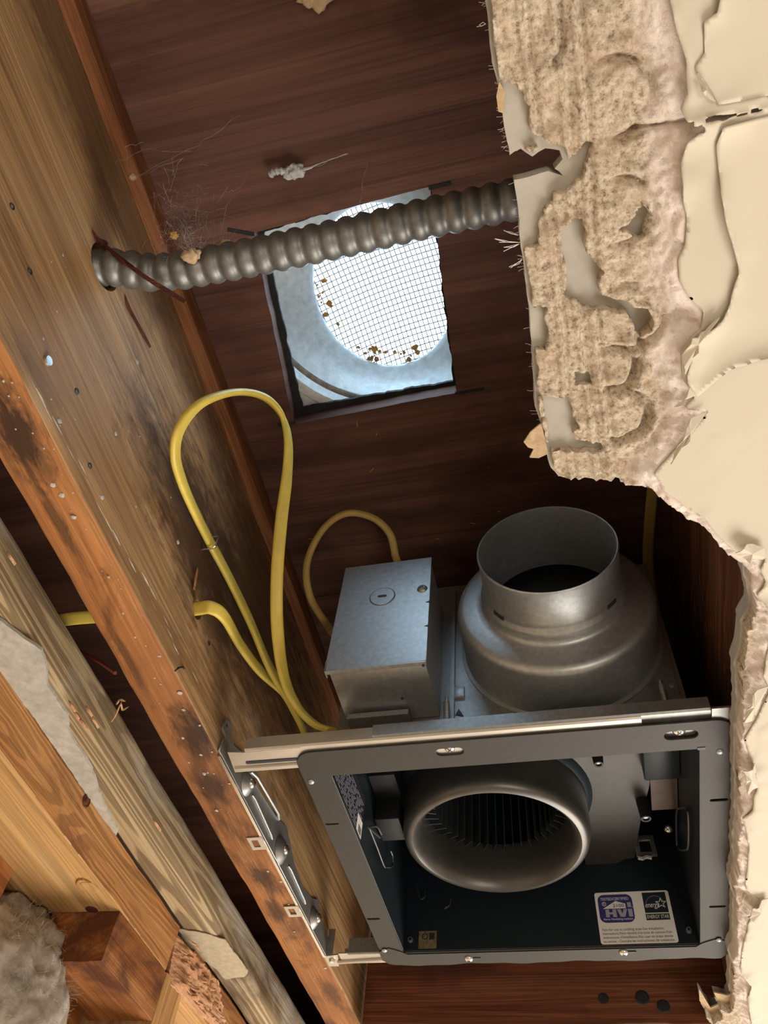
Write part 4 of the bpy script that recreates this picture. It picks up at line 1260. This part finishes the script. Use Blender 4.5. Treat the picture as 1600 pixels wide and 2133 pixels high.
# ------------------------------------------------------------------ stickers (flat, on the inner walls)
YS = HY1 - T - .0003
stq = [Y_(*q, YS) for q in ((1237, 1858), (1388, 1852), (1413, 1957), (1252, 1966))]
sx0 = .1785; sx1 = .2440; sz0 = .0008; sz1 = .0475
stk = link('certification_label', plate_mesh([rrect(sx0, sz0, sx1, sz1, .0022)], .0003, mtx((0, YS, 0), (1, 0, 0), (0, 0, 1))), STKW, fan)
stk['label'] = 'white certification label with blue and black badges'
MS = lambda x, z, d: mtx((x, YS - d, z), (1, 0, 0), (0, 0, 1))
W_ = sx1 - sx0; H_ = sz1 - sz0
def SXY(u, v): return (sx0 + u * W_, sz1 - v * H_)       # u right, v down
def flat(name, loops, d, mat): return link(name, plate_mesh([[SXY(*q) for q in lp] for lp in loops], .0001, mtx((0, YS - d, 0), (1, 0, 0), (0, 0, 1))), mat, stk)
def words(s, u, v, size, d, mat, align='CENTER', shear=0.0, fit=None):
    x, z = SXY(u, v)
    me = text_mesh(s, size, Matrix.Identity(4), .00003, align, shear)
    if fit:
        xs_ = [q.co.x for q in me.vertices]; k = fit * W_ / (max(xs_) - min(xs_))
        me.transform(Matrix.Diagonal((k, 1, 1, 1)))
    me.transform(MS(x, z, d))
    return link('lettering', me, mat, stk)
bl = rrect(SXY(.035, 0)[0], SXY(0, .60)[1], SXY(.50, 0)[0], SXY(0, .05)[1], .0055)
link('blue_badge', plate_mesh([bl], .0001, mtx((0, YS - .00025, 0), (1, 0, 0), (0, 0, 1))), STKB, stk)
words('TESTED/CERTIFIED', .265, .14, .0036, .0004, INKW, fit=.38)
words('R', .115, .235, .0026, .0004, INKW)
cR = SXY(.115, .235)
link('ring_mark', plate_mesh([circ(.0019, 20), circ(.0015, 20)], .0001, MS(cR[0], cR[1], .0004)), INKW, stk)
flat('roof_mark', [[(.09, .33), (.275, .18), (.40, .24), (.40, .33)]], .0004, INKW)
words('2100', .305, .278, .0042, .00055, INKK, fit=.15)
for lp in ([(.425, .215), (.475, .215), (.475, .31), (.425, .31)], [(.12, .345), (.17, .345), (.17, .40), (.215, .40), (.215, .345), (.265, .345), (.265, .495), (.215, .495), (.215, .44), (.17, .44), (.17, .495), (.12, .495)],
           [(.275, .345), (.325, .345), (.345, .43), (.365, .345), (.415, .345), (.375, .495), (.315, .495)], [(.425, .345), (.48, .345), (.48, .495), (.425, .495)]):
    flat('logo_letter', [lp], .0004, STKG)
words('TM', .492, .315, .0012, .0004, INKW)
words('Home Ventilating Institute', .275, .535, .0026, .0004, INKW, fit=.39)
flat('black_badge', [[(.645, .035), (.955, .035), (.955, .435), (.645, .435)]], .00025, STKK)
flat('black_badge', [[(.645, .455), (.955, .455), (.955, .575), (.645, .575)]], .00025, STKK)
words('ENERGY STAR', .80, .515, .0046, .0004, INKW, fit=.285)
words('energy', .748, .285, .0070, .0004, INKW, shear=.35, fit=.185)
star = []
for i in range(10):
    a = math.pi / 2 + i * math.pi / 5; r = .0052 if i % 2 == 0 else .0022
    star.append((r * math.cos(a), r * math.sin(a)))
cS = SXY(.875, .255)
link('star_mark', plate_mesh([star, [(x * .72, y * .72) for x, y in star]], .0001, MS(cS[0], cS[1], .0004)), INKW, stk)
cA_ = SXY(.80, .33); arcp = []
for i in range(15):
    a = math.radians(20 + i * 10); arcp.append((cA_[0] + .0088 * math.cos(a), YS - .0004, cA_[1] + .0105 * math.sin(a)))
link('arc_mark', sweep(arcp, circ(.00012, 5), up=(0, 1, 0)), STKG, stk)
for i, s in enumerate(('Not for use in cooking area-See installation', "instructions./Non destin\u00e9 \u00e0 la zone de cuisson-Voir", "instructions d'installation./No usar en \u00e1reas donde", 'se cocine - Consulte las instrucciones de instalaci\u00f3n.')):
    words(s, .04, .735 + i * .073, .0033, .00035, INKG, 'LEFT', fit=(.80, .90, .90, .92)[i])
# small olive inspection sticker
q0 = Y_(873, 1940, YS); q1 = Y_(909, 1977, YS)
so = link('inspection_sticker', plate_mesh([[(q0[0], max(q1[2], .0015)), (q1[0], max(q1[2], .0015)), (q1[0], q0[2]), (q0[0], q0[2])]], .0003, mtx((0, YS, 0), (1, 0, 0), (0, 0, 1))), STKO, fan)
cO = ((q0[0] * .65 + q1[0] * .35), q0[2] - .005)
link('round_mark', plate_mesh([circ(.0028, 20), circ(.0021, 20)], .0001, mtx((cO[0], YS - .0003, cO[1]), (1, 0, 0), (0, 0, 1))), INKK, so)
link('dark_square', plate_mesh([[(q0[0] + .010, q0[2] - .008), (q0[0] + .0148, q0[2] - .008), (q0[0] + .0148, q0[2] - .002), (q0[0] + .010, q0[2] - .002)]], .0001, mtx((0, YS - .0003, 0), (1, 0, 0), (0, 0, 1))), STKK, so)
# rating label on the side wall: too small to read, printed rows
XS = HX0 + T + .0003
rl = link('rating_label', plate_mesh([[(.006, .0015), (.090, .0015), (.090, .040), (.006, .040)]], .0003, mtx((XS, 0, 0), (0, 1, 0), (0, 0, 1))), INKK, fan)
rnd = random.Random(4)
for r in range(13):
    z = .0036 + r * .0026; y = .008
    if r == 12: segs = [(.010, .046)]
    else:
        segs = []
        while y < .082:
            w = rnd.uniform(.004, .014); segs.append((y, min(y + w, .086))); y += w + rnd.uniform(.001, .004)
    for (a, b) in segs:
        hh = .0013 if r == 12 else .00024
        link('print_row', plate_mesh([[(a, z - hh), (b, z - hh), (b, z + hh), (a, z + hh)]], .0001, mtx((XS + .0003, 0, 0), (0, 1, 0), (0, 0, 1))), INKW if r == 12 else STKG, rl)
link('print_block', plate_mesh([[(.073, .0025), (.088, .0025), (.088, .017), (.073, .017)]], .0001, mtx((XS + .00045, 0, 0), (0, 1, 0), (0, 0, 1))), INKW, rl)
link('print_block', plate_mesh([[(.078, .0035), (.086, .0035), (.086, .010), (.078, .010)]], .0001, mtx((XS + .0006, 0, 0), (0, 1, 0), (0, 0, 1))), INKG, rl)

# ------------------------------------------------------------------ mounting bracket on the joist
br = empty('mounting_bracket', (JX, .115, 0)); tag(br, 'zinc mounting bracket screwed along the joist beside the fan flange', 'bracket')
XB = JX + .0010
def side_poly(pts): return [tuple(X_(*q, XB)[1:]) for q in pts]
bp = side_poly([(483, 1572), (494, 1600), (520, 1598), (538, 1640), (560, 1690), (592, 1748), (600, 1775), (622, 1850), (648, 1895), (662, 1912), (668, 1940), (692, 1978), (686, 2002), (676, 1998), (640, 1925), (560, 1765), (500, 1650), (478, 1590)])
bp = [(-.034, .0008), (.268, .0008), (.268, .016), (.238, .020), (.222, .030), (.205, .022), (.180, .017), (.150, .020), (.115, .036), (.095, .030), (.060, .025), (.030, .022), (.012, .030), (-.010, .022), (-.034, .012)]
link('plate', plate_mesh([bp], .0016, mtx((XB, 0, 0), (0, 1, 0), (0, 0, 1)), .0003), BRKT, br)
tube('stiffening_bead', [(XB + .0008, .035, .012), (XB + .0016, .040, .0118), (XB + .0016, .085, .009), (XB + .0008, .09, .0088)], .0009, GALVD, br, 8)
tube('stiffening_bead', [(XB + .0008, .135, .012), (XB + .0016, .140, .0118), (XB + .0016, .185, .009), (XB + .0008, .19, .0088)], .0009, GALVD, br, 8)
tube('folded_edge', [(XB + .0012, .022, .0245), (XB + .0035, .030, .0250), (XB + .0035, .085, .0295), (XB + .0012, .094, .0300)], .0015, GALVD, br, 8)
for (q, r) in (((513, 1632), .0098), ((584, 1770), .0120), ((653, 1912), .0098)):
    c = X_(*q, XB + .001)
    dm = lathe('dome', [(0, .0052), (r * .35, .0050), (r * .6, .0038), (r * .85, .0014), (r, 0)], c, (1, 0, 0), BRKT, br, 24)
    screw('hex_screw', (c[0] + .0050, c[1], c[2]), (1, 0, 0), .0042, br, SCREWM)
link('edge_lip', sweep([Vector((-.0768, -.030, -.0006)), Vector((-.0768, .266, -.0006))], [(-.0012, -.0006), (.0012, -.0006), (.0012, .0012), (-.0012, .0012)]), SCREWM, br)
for q in ([(521, 1744), (543, 1738), (553, 1766), (530, 1776)], [(591, 1890), (615, 1884), (627, 1906), (601, 1912)]):
    c = sum(np.array(Z_(*p, -.001)[:2]) for p in q) / 4
    L = [np.array((-.0762, c[1] - .0085)), np.array((-.0762, c[1] + .0085)), np.array((-.0895, c[1] + .0085)), np.array((-.0895, c[1] - .0085))]
    c = c * 0 + np.array([-.0838, c[1]])
    inn = [tuple(c + np.array(d)) for d in ((.0028, -.0048), (.0028, .0048), (-.0028, .0048), (-.0028, -.0048))]
    link('bent_tab', plate_mesh([[tuple(p) for p in L], inn], .0012, Matrix.Translation((0, 0, -.0010))), ZINC, br)
A, B, C_ = X_(466, 1508, XB), X_(480, 1500, XB), X_(484, 1518, XB)
ear = [tuple(X_(*q, XB)[1:]) for q in ((463, 1517), (470, 1498), (482, 1508), (476, 1530), (486, 1552), (500, 1570), (464, 1572), (470, 1535))]
eo = link('ear', plate_mesh([ear], .0014, mtx((XB, 0, 0), (0, 1, 0), (0, 0, 1))), BRKT, br)
lathe('ear_hole', [(0, .0004), (.0013, .0004)], X_(472, 1512, XB + .0008), (1, 0, 0), INKK, eo, 10)
box('end_fold', (XB, .2670, .0010), (XB + .006, .2685, .026), BRKT, br)
# far bracket at the other joist
br2 = empty('mounting_bracket', (.29, 0, 0)); tag(br2, 'dark end bracket of the mounting rail under the plaster edge', 'bracket')
box('plate', (.2885, -.040, .0008), (.2900, .262, .018), BRKT, br2, .0004)
box('rail_end', (.269, -.036, .0004), (.2885, -.010, .0020), GALVD, br2)
link('ear', plate_mesh([[(-.066, .020), (-.056, .030), (-.046, .022), (-.036, .0185), (-.036, .002), (-.046, .002), (-.05, .016), (-.062, .014)]], .0014, mtx((.2890, 0, 0), (0, 1, 0), (0, 0, 1))), BRKT, br2)

# ------------------------------------------------------------------ cobwebs, dust and crumbs
def web(name, label, anchors, n_extra, spread, zfun, r=.00008):
    vs, fs = [], []
    for a, b in anchors:
        p = zfun(*a); q = zfun(*b)
        m = 5; prev = Vector(p)
        for i in range(1, m + 1):
            t = i / m; c = Vector(p).lerp(Vector(q), t) + Vector((random.gauss(0, .0006), random.gauss(0, .0006), random.gauss(0, .0015) - .002 * math.sin(math.pi * t)))
            strand(vs, fs, prev, c, r * random.uniform(.7, 1.5), .0004); prev = c
    for i in range(n_extra):
        (x0, y0, x1, y1) = spread
        a = (random.triangular(x0, x1, x0 + (x1 - x0) * .6), random.triangular(y0, y1, y1)); L = random.uniform(8, 45); an = random.uniform(0, 6.28)
        b = (a[0] + L * math.cos(an), a[1] + L * math.sin(an))
        strand(vs, fs, zfun(*a), zfun(*b), r * random.uniform(.4, .9), .002)
    o = link(name, pyd(vs, fs), WEB); tag(o, label, 'cobweb', kind='stuff')
    return o


def webz(px, py):
    z = .165 + .03 * math.sin(px * .05) + random.uniform(-.012, .012)
    return Z_(px, py, z)
web('cobweb', 'dusty tangled cobweb above the conduit beside the joist',
    [((320, 400), (345, 460)), ((345, 460), (400, 500)), ((470, 430), (460, 520)), ((460, 520), (430, 540)), ((320, 400), (440, 445)), ((440, 445), (470, 430)), ((470, 430), (520, 360)), ((330, 480), (440, 510)), ((300, 470), (360, 540)), ((345, 460), (420, 540)), ((380, 450), (410, 540)), ((320, 400), (320, 520)), ((350, 420), (440, 450)), ((300, 430), (340, 520)), ((470, 400), (500, 390)), ((455, 470), (400, 530))],
    430, (290, 400, 480, 560), webz)
web('cobweb', 'thin straight cobweb threads stretched from joist cleat to roof deck',
    [((275, 372), (415, 300)), ((415, 300), (500, 240)), ((215, 350), (300, 312)), ((300, 312), (400, 312)), ((275, 372), (380, 330)), ((380, 330), (350, 400)), ((210, 380), (230, 340)), ((300, 296), (262, 304)), ((262, 304), (275, 372))],
    10, (260, 290, 440, 400), lambda a, b: Z_(a, b, .205 + random.uniform(-.004, .004)), .00010)
web('cobweb', 'faint cobweb thread hanging at the vent cut-out edge', [((765, 340), (755, 395)), ((755, 395), (748, 425)), ((722, 320), (640, 350))], 0, (0, 0, 1, 1), lambda a, b: Z_(a, b, .228), .00012)
d = lump('dust_clump', Z_(612, 358, .229), (.0078, .0052, .004), .38, 1.6, DUSTM, None, 4, 5.0)
tag(d, 'pale dust-covered cocoon hanging from the roof deck', 'dust')
dp = [Z_(562, 366, .229), Z_(572, 358, .2285), Z_(590, 357, .228), Z_(612, 360, .229)]
link('dust_tail', sweep(spline(dp, 6), circ(.0022, 8), scale=[.8 + .5 * math.sin(i) ** 2 for i in range(19)]), DUSTM, d, smooth=True)
dp = [Z_(612, 356, .229), Z_(645, 350, .229), Z_(662, 342, .2295), Z_(725, 320, .2335)]
link('dust_tail', sweep(spline(dp, 6), circ(.0022, 8), scale=[.7 * (1 - i / 19) ** 2 + .06 for i in range(19)]), DUSTM, d, smooth=True)
d = lump('dust_clump', Z_(662, -22, .231), (.013, .010, .004), .35, 1.7, PAPERD, None, 4, 8.0)
tag(d, 'pale fuzzy tuft on the roof deck at the very top', 'dust')
for (q, s, lab, m) in (((362, 490), .0032, 'small orange leaf crumb caught in the cobweb', DEBRIS), ((400, 532), .0056, 'brown crumpled leaf bit lying on the conduit', PAPERD), ((276, 369), .0026, 'tiny tan crumb at the foot of the cobweb threads', PAPERD), ((470, 508), .0034, 'pale crumb in the web at the vent corner', PAPERD)):
    z_ = .1215 if q[1] > 510 else (.150 if q[1] > 500 else .190)
    d = lump('leaf_crumb', Z_(*q, z_), (s, s * .8, s * .5), .6, 2.0, m, None, 3, q[0]); tag(d, lab, 'debris')
